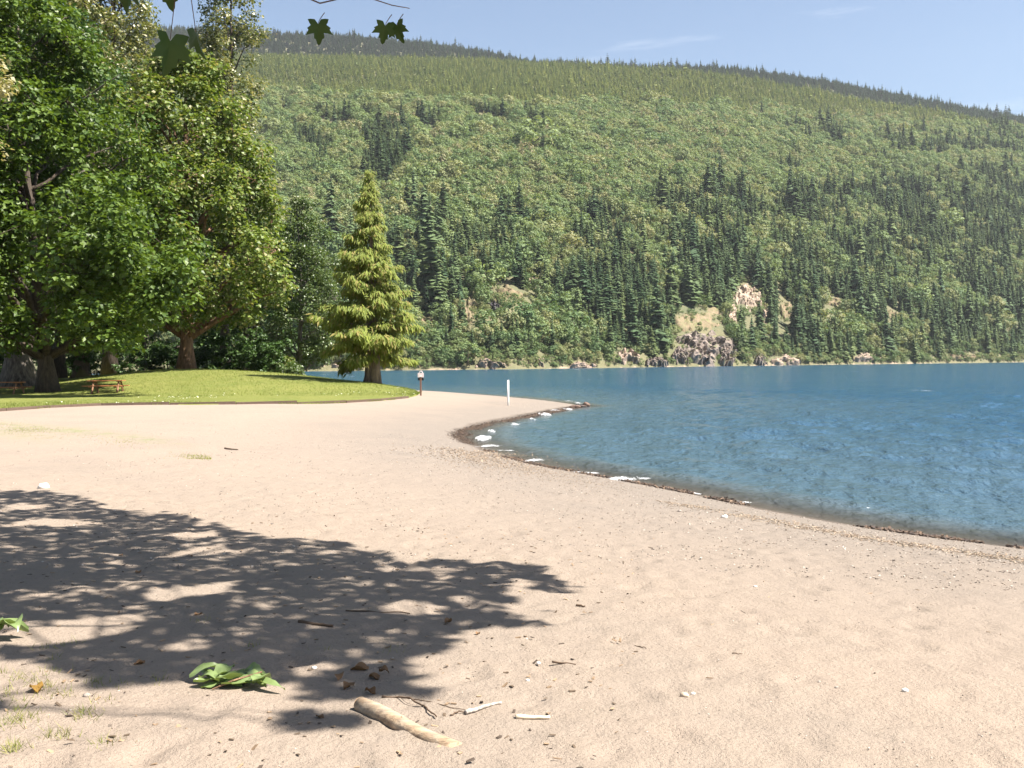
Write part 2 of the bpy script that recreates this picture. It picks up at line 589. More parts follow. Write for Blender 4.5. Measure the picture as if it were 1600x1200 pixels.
D1, D2 = 2000.0, 2900.0
def crest_z(px): return CAM_H + D1 / 1600 * (hor(px) - np.interp(px, [-1500, -200, 350, 600, 760, 900, 1040, 1150, 1250, 1330, 1450, 1540, 1600, 1900, 3500], [110, 84, 90, 93, 98, 105, 112, 123, 140, 157, 175, 191, 205, 265, 480]))
def ridge_z(px): return CAM_H + D2 / 1600 * (hor(px) - np.interp(px, [-1500, 100, 350, 450, 560, 640, 700, 760, 830, 1000, 1110, 1200, 1300, 1400, 1500, 1600, 1900, 3500], [90, 52, 62, 68, 72, 78, 86, 95, 110, 118, 118, 127, 141, 160, 178, 194, 250, 470]))


def hill_z(x, D):
    px = 800 + 1600 * x / D
    d0 = D0(px)
    t = np.clip((D - d0) / (D1 - d0), 0, 1)
    z1, z2 = crest_z(px), ridge_z(px)
    z = z1 * (.965 * t + .035 * np.sqrt(t + 1e-9)) + 2.0 * sstep(0, 12, D - d0) - 4.0 * t
    z = z + 26 * fbm(x / 260, D / 260, 4, 5) * t * (1 - t) * 2 + 5 * fbm(x / 45, D / 45, 3, 15) * sstep(.0, .1, t) * (1 - t)
    dip = z1 - 45
    s1 = sstep(D1, D1 + 260, D)
    s2 = sstep(D1 + 260, D2, D)
    z = np.where(D > D1, z1 + (dip - z1) * s1 + (z2 - dip) * s2, z)
    z = np.where(D > D2, z2 - (D - D2) * .25, z)
    return np.where(D < d0, (D - d0) * .25, z)


up = np.linspace(-1500, 3500, 520)
tD = np.concatenate([np.linspace(-.02, .2, 60)[:-1], np.linspace(.2, 1, 110)[:-1], np.linspace(1, 1.9, 60)])
PX, TD = np.meshgrid(up, tD)
HD = D0(PX) + (D1 - D0(PX)) * TD
HX = _u(PX) * HD
HZ = hill_z(HX, HD)
k = N("forest_floor")
a = k.noise(.02, 5, .6); b = k.noise(.16, 5, .7)
c = k.mix(k.ramp(a, .4, .6), (.085, .092, .045), (.135, .125, .065))
c = k.mix(k.ramp(b, .5, .7), c, (.13, .115, .06))
zz_ = k.n('ShaderNodeSeparateXYZ'); k.set(zz_.inputs[0], k.coords())
c = k.mix(k.ramp(k.math('ADD', k.math('MULTIPLY', zz_.outputs[2], .1), k.math('ADD', k.math('MULTIPLY', b, .9), k.math('MULTIPLY', k.math('SUBTRACT', a, .45), 1.2))), .36, .52), (.27, .205, .145), c)
k.P(Base_Color=c, Roughness=.95, Normal=k.bump(b, 2.0))
hill = obj('mountain', mesh('mountain', np.stack([HX, HD, HZ], -1).reshape(-1, 3), grid_faces(*HX.shape), [k.m], True), kind='structure')


def hill_hit(px, py):
    """depth at which the line of sight through a pixel meets the mountain"""
    d = ray(px, py)
    D = np.linspace(420, 2100, 900)
    P = CC + d[..., None, :] * D[:, None]
    hit = hill_z(P[..., 0], D) > P[..., 2]
    hit &= D > D0(np.asarray(px, float))[..., None] - 1
    i = np.argmax(hit, -1)
    return np.where(hit.any(-1), D[i], 2000.0)


# bare places on the slope: centre, half-size (photo pixels), relief, colours, label
BARE = [
    (1166, 463, 27, 24, 5, 'pale', 'pale cream scarp of bare rock highest above the far shore'),
    (1143, 495, 8, 20, 4, 'pale', 'narrow pale rock streak beside the cream scarp'),
    (1196, 492, 8, 26, 4, 'pale', 'thin pale rock gully just right of the cream scarp'),
    (1226, 484, 13, 22, 3, 'tan', 'tan bare patch with green rim right of the cream scarp'),
    (1092, 500, 44, 22, 2, 'tan', 'broad dry tan slope above the grey shore cliff'),
    (1100, 543, 50, 28, 6, 'grey', 'largest grey and violet rock cliff at the far waterline'),
    (1136, 555, 18, 18, 5, 'grey', 'rounded grey rock shoulder right of the largest grey cliff'),
    (978, 558, 24, 14, 4, 'pink', 'pinkish gravel bank above the far water right of the white post'),
    (771, 570, 29, 8, 3, 'pink', 'low pink sand bank at the far waterline behind the white post'),
    (843, 566, 9, 11, 2, 'pink', 'small steep tan slip at the far waterline between conifers'),
    (735, 482, 17, 26, 2, 'tan', 'curved tan scar on the slope above the low pink bank'),
    (772, 482, 14, 11, 4, 'dark', 'dark slate rock face beside the curved tan scar'),
    (790, 462, 38, 14, 2, 'tan', 'brown dry ledge above the dark slate face'),
    (831, 440, 11, 9, 3, 'pale', 'small whitish rock knob above the brown ledge'),
    (668, 499, 16, 10, 2, 'tan', 'dry reddish patch right of the lone cedar'),
    (1228, 563, 26, 8, 3, 'pink', 'low pinkish rocks at the far waterline below the tan patch'),
    (1303, 470, 18, 9, 2, 'tan', 'dry clearing with brown rocks right of the tan patch'),
    (1395, 490, 13, 8, 2, 'tan', 'small brown clearing among conifers near the right side'),
    (1350, 560, 22, 7, 3, 'pink', 'low brown rocks at the waterline beneath dense conifers'),
    (1500, 557, 26, 6, 2, 'tan', 'tan bank at the waterline nearest the right edge'),
    (540, 573, 34, 7, 2, 'pink', 'stony pinkish far bank left of the cedar trunk'),
    (650, 567, 10, 9, 2, 'tan', 'reddish bank directly behind the brown sign post'),
    (1022, 567, 26, 8, 4, 'grey', 'low grey rocks at the waterline left of the largest grey cliff'),
    (905, 572, 30, 5, 3, 'pink', 'low tan rocks at the waterline between the pink bank and the small slip'),
    (1188, 564, 16, 9, 4, 'grey', 'small grey rocks at the waterline right of the rounded shoulder'),
    (1060, 556, 16, 14, 4, 'grey', 'grey rock spur on the left flank of the largest grey cliff'),
]
rockcol = {'pale': ((.44, .345, .265), (.27, .21, .16)), 'tan': ((.235, .17, .11), (.135, .125, .06)), 'grey': ((.27, .215, .18), (.14, .115, .10)),
           'pink': ((.40, .30, .235), (.26, .20, .155)), 'dark': ((.085, .075, .085), (.04, .036, .042))}
MROCK = {}
for kk, (ca, cb) in rockcol.items():
    k = N("rock_" + kk)
    f = k.noise(.30, 6, .7); f2 = k.noise(.9, 5, .75)
    c = k.mix(k.ramp(f, .38, .62), ca, cb)
    c = k.mix(k.math('MULTIPLY', k.ramp(f2, .52, .70), .6), c, tuple(x * .45 for x in cb))
    c = k.mix(k.math('MULTIPLY', k.ramp(k.noise(.22, 5, .7), .55, .66), .85 if kk in ('tan', 'grey') else .4), c, (.14, .165, .05))
    k.P(Base_Color=c, Roughness=.95, Normal=k.bump(f2, .8))
    MROCK[kk] = k.m
for j, (cx, cy, rx, ry, rel, kk, lab) in enumerate(BARE):
    n = 34
    g = np.linspace(-1.15, 1.15, n)
    A, B = np.meshgrid(g, g)
    qx, qy = cx + A * rx, np.minimum(cy + B * ry, hor(cx + A * rx) + CAM_H * 1600 / D0(cx + A * rx) + 1)
    D = hill_hit(qx.ravel(), qy.ravel()).reshape(n, n)
    P = at(qx, qy, D)
    r = np.hypot(A, B) + .62 * fbm(A * 1.7 + j * 7, B * 1.7, 4, j)
    hgt = sstep(1.05, .55, r)
    rid = (1 - 2 * np.abs(fbm(qx / 9 + j, qy / 9, 4, 50 + j))) * rel
    P[..., 2] += -1.5 + hgt * (1.9 + .55 * rid) - 1.6 * (1 - hgt)
    P[..., 1] -= hgt * (1.5 * rid)
    base = P.reshape(-1, 3).mean(0)
    obj('rock_outcrop' if kk in ('pale', 'grey', 'dark') else 'bare_slope', mesh('rock', P.reshape(-1, 3) - base, grid_faces(n, n), [MROCK[kk]], kk in ('tan', 'pink')), label=lab,
        cat='rock face' if kk in ('pale', 'grey', 'dark') else 'bare bank', loc=base)
# ------------------------------------------------------------------ mountain forest
fr = np.random.default_rng(21)


def kites(base, tip, width, fold=.25, upv=None):
    """folded leaf shapes: 4 vertices and 2 triangles each"""
    base = np.asarray(base, float); tip = np.asarray(tip, float)
    ax = tip - base
    L = np.linalg.norm(ax, axis=1, keepdims=True)
    upv = np.array([0, 0, 1.0]) if upv is None else upv
    side = nrm(np.cross(ax, np.broadcast_to(upv, ax.shape) + 1e-4))
    nn = nrm(np.cross(side, ax))
    mid = base + ax * .45
    w = np.asarray(width, float).reshape(-1, 1)
    l = mid + side * w / 2 + nn * w * fold
    r = mid - side * w / 2 + nn * w * fold
    V = np.stack([base, l, tip, r], 1).reshape(-1, 3)
    i = np.arange(len(base))[:, None] * 4
    T = np.concatenate([i + [0, 2, 1], i + [0, 3, 2]], 1).reshape(-1, 3)
    return V, T


def conifer_proto(name, rad, n, mat, bark, seed, droop=.30, sparse=0.0):
    r = np.random.default_rng(seed)
    b = MB()
    b.tube([(0, 0, -.06), (0, 0, .35), (0, 0, .97)], [.014, .010, .002], 5)
    nt_ = len(b.t[0]) + len(b.q[0])
    lev = max(9, n // 13)
    h = np.clip(.05 + .90 * (np.arange(n) % lev) / lev + r.normal(0, .022, n), .04, .97)
    a = r.random(n) * 6.283
    Lb = rad * np.clip((1.03 - h) ** .85, .06, None) * r.uniform(.62, 1.18, n) * np.where(h < .13, .7, 1) * (1 + .22 * np.sin(a * 2 + seed))
    base = np.stack([np.cos(a) * Lb * .05, np.sin(a) * Lb * .05, h + .012], -1)
    tip = np.stack([np.cos(a) * Lb, np.sin(a) * Lb, h - Lb * (droop + r.normal(0, .14, n))], -1)
    V, T = kites(base, tip, Lb * (.62 + .35 * r.random(n)) + .014, -.16)
    b.add(V, T)
    # the leader
    V, T = kites([[0, 0, .93]] * 3, [[.01, 0, 1], [-.008, .006, 1.0], [0, -.01, .99]], [.02] * 3)
    b.add(V, T)
    V = np.vstack(b.v)
    F = [np.vstack([b.t[0]]), b.q[0], np.vstack(b.t[1:])]
    mi = [1] * len(F[0]) + [1] * len(F[1]) + [0] * len(F[2])
    return mesh(name, V, F, [mat, bark], False, mi)


def broadleaf_proto(name, mat, bark, seed, ncl=34, per=20, wide=.40, size=.075):
    r = np.random.default_rng(seed)
    b = MB()
    b.tube([(0, 0, -.08), (.01, 0, .25), (0, .02, .62)], [.022, .016, .005], 5)
    for _ in range(5):
        a = r.random() * 6.28; z = r.uniform(.2, .45)
        b.tube([(0, 0, z), (math.cos(a) * .15, math.sin(a) * .15, z + .15), (math.cos(a) * .27, math.sin(a) * .27, z + .22)], [.011, .007, .002], 4)
    nb_t, nb_q = len(b.t), len(b.q)
    d = nrm(r.normal(size=(ncl, 3)) + [0, 0, .15])
    rr = .55 + .45 * r.random((ncl, 1)) ** .5
    cen = d * rr * np.array([wide, wide, .40]) * (.82 + .36 * r.random((ncl, 1))) + [0, 0, .56]
    crad = .135 * (.75 + .5 * r.random(ncl))
    cen = np.repeat(cen, per, 0); cr_ = np.repeat(crad, per)[:, None]
    dl = nrm(r.normal(size=cen.shape) + [0, 0, .3])
    p = cen + dl * cr_ * (r.random((len(cen), 1)) ** .35) * np.array([1, 1, .8])
    nn_ = nrm(dl * .9 + nrm(p - [0, 0, .45]) * .5 + [0, 0, .25] + r.normal(0, .22, p.shape))
    tt_ = r.normal(size=p.shape) - [0, 0, .4]
    tt_ = nrm(tt_ - nn_ * (tt_ * nn_).sum(1, keepdims=True))
    s = size * (.7 + .6 * r.random((len(p), 1)))
    sd_ = np.cross(nn_, tt_)
    V = np.stack([p - tt_ * s * .5, p + sd_ * s * .45 + nn_ * s * .08, p + tt_ * s * .5, p - sd_ * s * .45 + nn_ * s * .08], 1).reshape(-1, 3)
    ii = np.arange(len(p))[:, None] * 4
    T = np.concatenate([ii + [0, 2, 1], ii + [0, 3, 2]], 1).reshape(-1, 3)
    b.add(V, T)
    V = np.vstack(b.v)
    F = [np.vstack(b.t[:nb_t]), np.vstack(b.q), np.vstack(b.t[nb_t:])]
    mi = [1] * (len(F[0]) + len(F[1])) + [0] * len(F[2])
    return mesh(name, V, F, [mat, bark], False, mi)


M_CON = leafmat("conifer_needles", (.048, .090, .042), (.108, .155, .066), .12, .7, .2, 'object', 1.2, cc=(.125, .165, .062))
M_BRO = leafmat("hill_leaves", (.095, .160, .062), (.215, .275, .115), .30, .6, .25, 'object', 1.3, cc=(.245, .25, .12))
M_PAL = leafmat("pale_leaves", (.30, .27, .16), (.24, .235, .12), .25, .7, .2, 'object', 1.1)
M_YNG = leafmat("young_needles", (.165, .225, .080), (.35, .38, .15), .20, .7, .2, 'object', 1.2, cc=(.11, .17, .07))
M_RDG = leafmat("ridge_needles", (.052, .105, .062), (.090, .150, .085), .12, .7, .2, 'object', 1.2)
M_HBARK = plain("hill_bark", (.10, .075, .055), .9, .3, 20)

con_me = [conifer_proto('conifer', rad, n, M_CON, M_HBARK, s, dr) for rad, n, s, dr in
          [(.20, 190, 1, .35), (.225, 200, 2, .42), (.17, 180, 3, .28), (.24, 190, 4, .38), (.19, 160, 5, .5)]]
bro_me = [broadleaf_proto('broadleaf_tree', M_BRO, M_HBARK, s, w_, p_, wd) for s, w_, p_, wd in [(1, 34, 20, .42), (2, 30, 22, .48), (3, 38, 18, .36), (4, 28, 24, .52)]]
pal_me = [broadleaf_proto('pale_tree', M_PAL, M_HBARK, s, 26, 13, .36, .07) for s in (7, 8)]
yng_me = [conifer_proto('young_conifer', rad, 80, M_YNG, M_HBARK, s, .25) for rad, s in [(.25, 31), (.29, 32), (.22, 33)]]
rdg_me = [conifer_proto('ridge_conifer', rad, 90, M_RDG, M_HBARK, s, .3) for rad, s in [(.15, 41), (.18, 42)]]


def scatter(px0, px1, Da, Db, sp):
    """jittered points over the slope between two depths (functions of bearing) inside a fan"""
    Dm = Db if np.isscalar(Db) else 2100
    x0, x1 = _u(px0) * Dm, _u(px1) * Dm
    X, Y = np.meshgrid(np.arange(x0, x1, sp), np.arange(490, Dm, sp))
    X = X + fr.uniform(-.5, .5, X.shape) * sp; Y = Y + fr.uniform(-.5, .5, X.shape) * sp
    X, Y = X.ravel(), Y.ravel()
    px = 800 + 1600 * X / Y
    m = (px > px0) & (px < px1) & (Y > Da(px)) & (Y < Dm)
    return X[m], Y[m]


X, Y = scatter(100, 1800, lambda p: D0(p) + 2, D1 + 60, 5.7)
Z = hill_z(X, Y)
bx, by = proj(np.stack([X, Y, Z], -1))
pl_line = np.interp(bx, [0, 350, 700, 1000, 1150, 1300, 1420, 1540, 1800], [150, 152, 166, 169, 173, 184, 192, 200, 240]) + 16 * fbm(bx / 45, by / 14, 4, 90)
plant = by < pl_line
bare = np.zeros(len(X), bool); bare_lo = np.zeros(len(X), bool)
for cx, cy, rx, ry, *_ in BARE:
    bare |= ((bx - cx) / (rx * .92)) ** 2 + ((by - cy) / (ry * .9)) ** 2 < 1
    bare_lo |= (np.abs(bx - cx) < rx * .9) & (by > cy) & (by < cy + ry + 38)
low_line = np.interp(bx, [300, 420, 640, 740, 900, 1000, 1100, 1250, 1400, 1600, 1800], [400, 390, 372, 358, 340, 318, 300, 306, 292, 276, 270]) + 22 * fbm(bx / 70, by / 70, 3, 33)
fc = np.where(by > low_line, np.where(bx < 640, .42, np.where(bx < 900, .46, .56)), .05)
for cx, cy, rx, ry, f in [(605, 245, 46, 62, .75), (505, 275, 22, 90, .55), (478, 228, 22, 18, .85), (570, 225, 12, 18, .6), (1290, 215, 62, 24, .5), (1430, 232, 80, 26, .5), (1560, 245, 60, 60, .5), (1400, 275, 60, 18, .45),
                          (1540, 192, 70, 9, .85), (1240, 262, 30, 20, .4), (700, 300, 60, 20, .12), (1350, 250, 120, 40, .2), (660, 345, 30, 30, .6)]:
    w = np.exp(-(((bx - cx) / rx) ** 2 + ((by - cy) / ry) ** 2) ** 2)
    fc = np.maximum(fc, f * w)
nz = fbm(X / 38, Y / 60, 3, 44) * .9 + fr.uniform(-.35, .35, len(X))
isc = (nz * .5 + .5) < fc * 1.0
fp = .016 + .10 * np.exp(-((by - 188 - (bx - 1000) * .02) / 14) ** 2) * (bx > 900) + .10 * np.exp(-((bx - 840) / 110) ** 2 - ((by - 295) / 40) ** 2) + .07 * np.exp(-((bx - 1010) / 120) ** 2 - ((by - 250) / 40) ** 2)
isp = (~isc) & (by < low_line + 20) & (fr.random(len(X)) < fp)
keep = (~plant) & (~bare) & (by > 60)
# sparser and smaller growth right in front of the bare places
keep &= ~(bare_lo & (fr.random(len(X)) < .94))
drop_c = isc & (fr.random(len(X)) < .10)
con = keep & isc & ~drop_c
# broad-leaved trees under conifers stay sparse
bro = keep & ~isc & ~isp & ~((by > low_line) & (fr.random(len(X)) < .12))
pal = keep & isp
tf = np.clip((Y - 500) / 1500, 0, 1)
hc = (16.0 - .5 * tf) * fr.lognormal(0, .36, len(X)) * np.where(bare_lo, .55, 1)
hb = (11.2 - .4 * tf) * fr.lognormal(0, .28, len(X)) * np.where(bare_lo, .45, 1)
atshore = (Y - D0(bx)) < 14
hb = np.where(atshore, hb * .55, hb); hc = np.where(atshore, hc * .85, hc)
clus = 1 + .25 * fbm(X / 90, Y / 90, 2, 71)
hc *= clus

# the row of dark conifers that stand out high on the slope
row = [(443, 172, 24), (447, 173, 17), (497, 192, 24), (511, 192, 26), (523, 196, 30), (539, 196, 36), (546, 192, 30), (570, 184, 21), (576, 186, 20), (627, 187, 26), (654, 193, 30),
       (660, 196, 32), (671, 194, 22), (679, 200, 30), (686, 190, 22), (745, 184, 20), (758, 181, 20), (764, 182, 16), (775, 187, 18), (785, 190, 30), (796, 194, 22), (821, 188, 24), (830, 192, 20), (838, 202, 34), (849, 203, 26), (857, 206, 22)]
rD = hill_hit([r[0] for r in row], [r[1] for r in row])
RP = at([r[0] for r in row], [r[1] for r in row], rD)
rh = np.array([r[2] for r in row]) * rD / 1600 * 1.12 + 5.5

# open ground round each of them, so that they stand clear of the leafy trees
clear = np.zeros(len(X), bool)
for q in row: clear |= (np.abs(bx - q[0]) < 8) & (by > q[1] - 6) & (by < q[1] + 13)
bro &= ~clear; con &= ~clear; pal &= ~clear


def pick(mask, h, n, lo=425):
    idx = np.where(mask)[0]
    inv = (bx[idx] > lo) & (bx[idx] < 1600)
    a = idx[inv]
    size = h[a] / Y[a] * np.where(bare_lo[a], 1, 1)
    top = a[np.argsort(-size)[:n]]
    rest = np.setdiff1d(idx, top)
    return top, rest


ct, cr = pick(con, hc, 300 - len(row))
bt, br_ = pick(bro, hb, 300)
pt, prr = pick(pal, hb * 1.1, 200)

MARKS = [(b[0], b[1], b[2], b[3], n) for b, n in zip(BARE, [
    'the cream scarp', 'the narrow pale streak', 'the thin pale gully', 'the tan patch', 'the broad tan slope', 'the largest grey cliff', 'the rounded grey shoulder', 'the pink gravel bank',
    'the low pink sand bank', 'the small tan slip', 'the curved tan scar', 'the dark slate face', 'the brown ledge', 'the whitish rock knob', 'the dry reddish patch', 'the low pinkish rocks',
    'the dry clearing', 'the small brown clearing', 'the low brown rocks', 'the rightmost tan bank', 'the stony left bank', 'the bank behind the sign post'])] + [
    (605, 245, 30, 40, 'the big dark clump'), (525, 190, 30, 12, 'the left high row'), (665, 192, 30, 12, 'the middle high row'), (800, 195, 50, 12, 'the right high row'), (570, 300, 20, 20, 'the cedar top'), (478, 228, 15, 12, 'the small dark clump'),
    (930, 250, 60, 30, 'the tan blossom belt'), (1070, 290, 50, 30, 'the lone tan tree'), (1230, 185, 60, 12, 'the tan skyline trees'), (1290, 225, 50, 20, 'the upper right conifers'), (1430, 235, 60, 20, 'the far right conifers'), (1560, 240, 40, 40, 'the right edge conifers'),
    (1540, 190, 60, 10, 'the right skyline'), (450, 120, 60, 20, 'the left crest'), (700, 120, 70, 20, 'the crest over the cedar'), (950, 130, 80, 20, 'the crest over the post'), (1200, 150, 80, 15, 'the crest dip')]


def describe(kind, xs, ys, hs):
    """labels for look-alike trees: by the landmark they stand next to, then by rank within that spot"""
    lab = [None] * len(xs)
    bucket = {}
    for i, (x, y) in enumerate(zip(xs, ys)):
        d = [((x - m[0]) / (m[2] + 14)) ** 2 + ((y - m[1]) / (m[3] + 14)) ** 2 for m in MARKS]
        j = int(np.argmin(d)); m = MARKS[j]
        ddx, ddy = (x - m[0]) / (m[2] + 8), (y - m[1]) / (m[3] + 8)
        rel = ('left of ' if ddx < 0 else 'right of ') if abs(ddx) > abs(ddy) else ('above ' if ddy < 0 else 'in front of ')
        if d[j] > 9: rel = 'well ' + rel
        bucket.setdefault(rel + m[4], []).append(i)
    for where, ids in bucket.items():
        ids.sort(key=lambda i: xs[i])
        rest = list(ids)
        if len(ids) == 1:
            lab[ids[0]] = f'only big {kind} {where}'; continue
        if len(ids) == 2:
            lab[ids[0]], lab[ids[1]] = f'left of two {kind}s {where}', f'right of two {kind}s {where}'; continue
        t = max(rest, key=lambda i: hs[i]); lab[t] = f'tallest {kind} {where}'; rest.remove(t)
        lab[rest[0]] = f'leftmost {kind} {where}'; lab[rest[-1]] = f'rightmost {kind} {where}'
        rest = rest[1:-1]
        if rest:
            t = min(rest, key=lambda i: hs[i])
            if len(rest) > 1:
                lab[t] = f'shortest {kind} {where}'; rest.remove(t)
            hi = sorted(rest, key=lambda i: ys[i])
            if len(hi) > 2:
                lab[hi[0]] = f'highest placed {kind} {where}'; lab[hi[-1]] = f'lowest placed {kind} {where}'
                hi = hi[1:-1]
            for i in hi: lab[i] = f'{kind} among those {where}'
    return lab


def plant_trees(name, mes, P, H, W_, labels, cat, group, seed):
    r = np.random.default_rng(seed)
    for i in range(len(P)):
        me = mes[r.integers(len(mes))]
        o = obj(name, me, label=labels[i], cat=cat, group=group, loc=P[i] - [0, 0, .2], rz=r.random() * 6.283)
        o.scale = (W_[i], W_[i], H[i])


pts = lambda i: np.stack([X[i], Y[i], Z[i]], -1)
wob = lambda n: fr.uniform(.85, 1.18, n)
plant_trees('conifer', con_me, pts(ct), hc[ct], hc[ct] * 1.1 * wob(len(ct)), describe('dark green conifer', bx[ct], by[ct], hc[ct] / Y[ct]), 'conifer', 'conifers on the far mountainside', 1)
xs = [r[0] for r in row]
plant_trees('conifer', con_me, RP, rh, rh * 1.05, describe('lone dark conifer', [r[0] for r in row], [r[1] for r in row], rh), 'conifer', 'dark conifers standing out in a row high on the slope', 2)
plant_trees('broadleaf_tree', bro_me, pts(bt), hb[bt], hb[bt] * wob(len(bt)) * 1.05, describe('bright leafy tree', bx[bt], by[bt], hb[bt] / Y[bt]), 'broadleaf tree', 'leafy trees on the far mountainside', 3)
plant_trees('pale_tree', pal_me, pts(pt), hb[pt] * 1.1, hb[pt] * wob(len(pt)), describe('pale tan tree', bx[pt], by[pt], hb[pt] / Y[pt]), 'pale tree', 'pale trees dotted over the far mountainside', 4)


def forest(name, P, H, W_, mes, label, seed):
    """a wood nobody could count: one object of points, a tree on each"""
    r = np.random.default_rng(seed)
    n = len(P)
    me = bpy.data.meshes.new(name)
    me.vertices.add(n)
    me.vertices.foreach_set('co', np.asarray(P, np.float32).ravel())
    for k_, typ, v in (('tall', 'FLOAT', H), ('wide', 'FLOAT', W_), ('turn', 'FLOAT', r.random(n) * 6.283), ('which', 'INT', r.integers(0, len(mes), n))):
        a = me.attributes.new(k_, typ, 'POINT')
        a.data.foreach_set('value', np.asarray(v, np.float32 if typ == 'FLOAT' else np.int32))
    o = obj(name, me, kind='stuff', label=label)
    ng = bpy.data.node_groups.new(name, 'GeometryNodeTree')
    ng.interface.new_socket('Geometry', in_out='INPUT', socket_type='NodeSocketGeometry')
    ng.interface.new_socket('Geometry', in_out='OUTPUT', socket_type='NodeSocketGeometry')
    nn = ng.nodes; L = ng.links.new
    gi, go = nn.new('NodeGroupInput'), nn.new('NodeGroupOutput')
    def A(nm, t='FLOAT'):
        q = nn.new('GeometryNodeInputNamedAttribute'); q.data_type = t; q.inputs['Name'].default_value = nm
        return q.outputs['Attribute']
    jn = nn.new('GeometryNodeJoinGeometry')
    prot = {}
    for ob in bpy.data.objects:
        if ob.type == 'MESH' and ob.data in mes and ob.data not in prot: prot[ob.data] = ob
    for m_ in reversed(mes):
        oi = nn.new('GeometryNodeObjectInfo'); oi.transform_space = 'ORIGINAL'
        oi.inputs['Object'].default_value = prot[m_]; oi.inputs['As Instance'].default_value = True
        L(oi.outputs['Geometry'], jn.inputs[0])
    ip = nn.new('GeometryNodeInstanceOnPoints')
    ip.inputs['Pick Instance'].default_value = True
    L(gi.outputs[0], ip.inputs['Points']); L(jn.outputs[0], ip.inputs['Instance'])
    L(A('which', 'INT'), ip.inputs['Instance Index'])
    cx = nn.new('ShaderNodeCombineXYZ'); L(A('turn'), cx.inputs[2]); L(cx.outputs[0], ip.inputs['Rotation'])
    cs = nn.new('ShaderNodeCombineXYZ'); w = A('wide'); L(w, cs.inputs[0]); L(w, cs.inputs[1]); L(A('tall'), cs.inputs[2]); L(cs.outputs[0], ip.inputs['Scale'])
    L(ip.outputs[0], go.inputs[0])
    md = o.modifiers.new('trees', 'NODES'); md.node_group = ng
    return o


down = np.array([0, 0, .2])
forest('conifer_forest', pts(cr) - down, hc[cr], hc[cr] * 1.1 * wob(len(cr)), con_me, 'dark conifer forest covering the lower half of the far mountain', 5)
forest('leafy_forest', pts(br_) - down, hb[br_], hb[br_] * wob(len(br_)), bro_me, 'light green leafy woodland over the middle of the far mountain', 6)
if len(prr): forest('pale_woodland', pts(prr) - down, hb[prr] * 1.1, hb[prr] * wob(len(prr)), pal_me, 'pale tan trees scattered in the upper leafy woodland', 7)

# low bushes crowding the far bank
X3, Y3 = scatter(300, 1700, lambda p: D0(p) + .5, 1080, 2.6)
p3 = 800 + 1600 * X3 / Y3
m3 = (Y3 - D0(p3) < 34 + 20 * fbm(X3 / 20, Y3 / 20, 2, 5)) & (fr.random(len(X3)) < .8)
X3, Y3 = X3[m3], Y3[m3]; Z3 = hill_z(X3, Y3)
s3x, s3y = proj(np.stack([X3, Y3, Z3], -1))
bb = np.zeros(len(X3), bool)
for cx, cy, rx, ry, *_ in BARE: bb |= (((s3x - cx) / rx) ** 2 + ((s3y - cy) / ry) ** 2 < 1) & (fr.random(len(X3)) < (.80 if ry < 12 else .93))
P3 = np.stack([X3, Y3, Z3 - .4], -1)[~bb]
h3 = 3.6 * fr.lognormal(0, .4, len(P3))
for cx, cy, rx, ry, rel, kk, _l in BARE:
    if kk in ('pale', 'dark'):
        nn = int((rx + ry) * 2.2); aa = fr.random(nn) * 6.283; qq = fr.uniform(.85, 1.5, nn)
        sx_, sy_ = cx + np.cos(aa) * qq * rx, cy + np.sin(aa) * qq * ry
        P3 = np.vstack([P3, at(sx_, sy_, hill_hit(sx_, sy_)) + [0, 0, -.2]]); h3 = np.concatenate([h3, 3.2 * fr.lognormal(0, .4, nn)])
    if kk in ('tan', 'pink', 'grey') and ry > 7:
        nn = int(rx * ry * (.07 if kk == 'tan' else .03))
        aa = fr.random(nn) * 6.283; qq = fr.random(nn) ** .5
        sx_, sy_ = cx + np.cos(aa) * qq * rx, cy + np.sin(aa) * qq * ry
        P3 = np.vstack([P3, at(sx_, sy_, hill_hit(sx_, sy_)) + [0, 0, .3]]); h3 = np.concatenate([h3, 2.2 * fr.lognormal(0, .4, nn)])
forest('bank_bushes', P3, h3, h3 * 1.2, bro_me, 'low light green bushes crowding the far waterline', 17)
# dry scrub dotted over the bare banks
# young plantation under the crest: 300 nearest to the eye one by one, the rest as one wood
X2, Y2 = scatter(100, 1800, lambda p: 1150 + 0 * p, D1 + 110, 4.8)
Z2 = hill_z(X2, Y2)
b2x, b2y = proj(np.stack([X2, Y2, Z2], -1))
l2 = np.interp(b2x, [0, 350, 700, 1000, 1150, 1300, 1420, 1540, 1800], [150, 152, 166, 169, 173, 184, 192, 200, 240]) + 16 * fbm(b2x / 45, b2y / 14, 4, 90)
m2 = (b2y < l2) & (fr.random(len(X2)) < .93)
X2, Y2, Z2, b2x, b2y = X2[m2], Y2[m2], Z2[m2], b2x[m2], b2y[m2]
h2 = 8.6 * fr.lognormal(0, .30, len(X2)) * (1 + .25 * fbm(X2 / 50, Y2 / 50, 3, 12))
P2 = np.stack([X2, Y2, Z2 - .2], -1)
vis = np.where((b2x > 425) & (b2x < 1600))[0]
top = vis[np.argsort(-(h2 / Y2)[vis])[:240]]
rest = np.setdiff1d(np.arange(len(X2)), top)
plant_trees('young_conifer', yng_me, P2[top], h2[top], h2[top] * 1.05, describe('young pale green conifer', b2x[top], b2y[top], h2[top] / Y2[top]), 'conifer', 'young conifers in the plantation below the crest', 8)
forest('young_plantation', P2[rest], h2[rest], h2[rest] * 1.05, yng_me, 'even plantation of small light green conifers below the crest', 9)

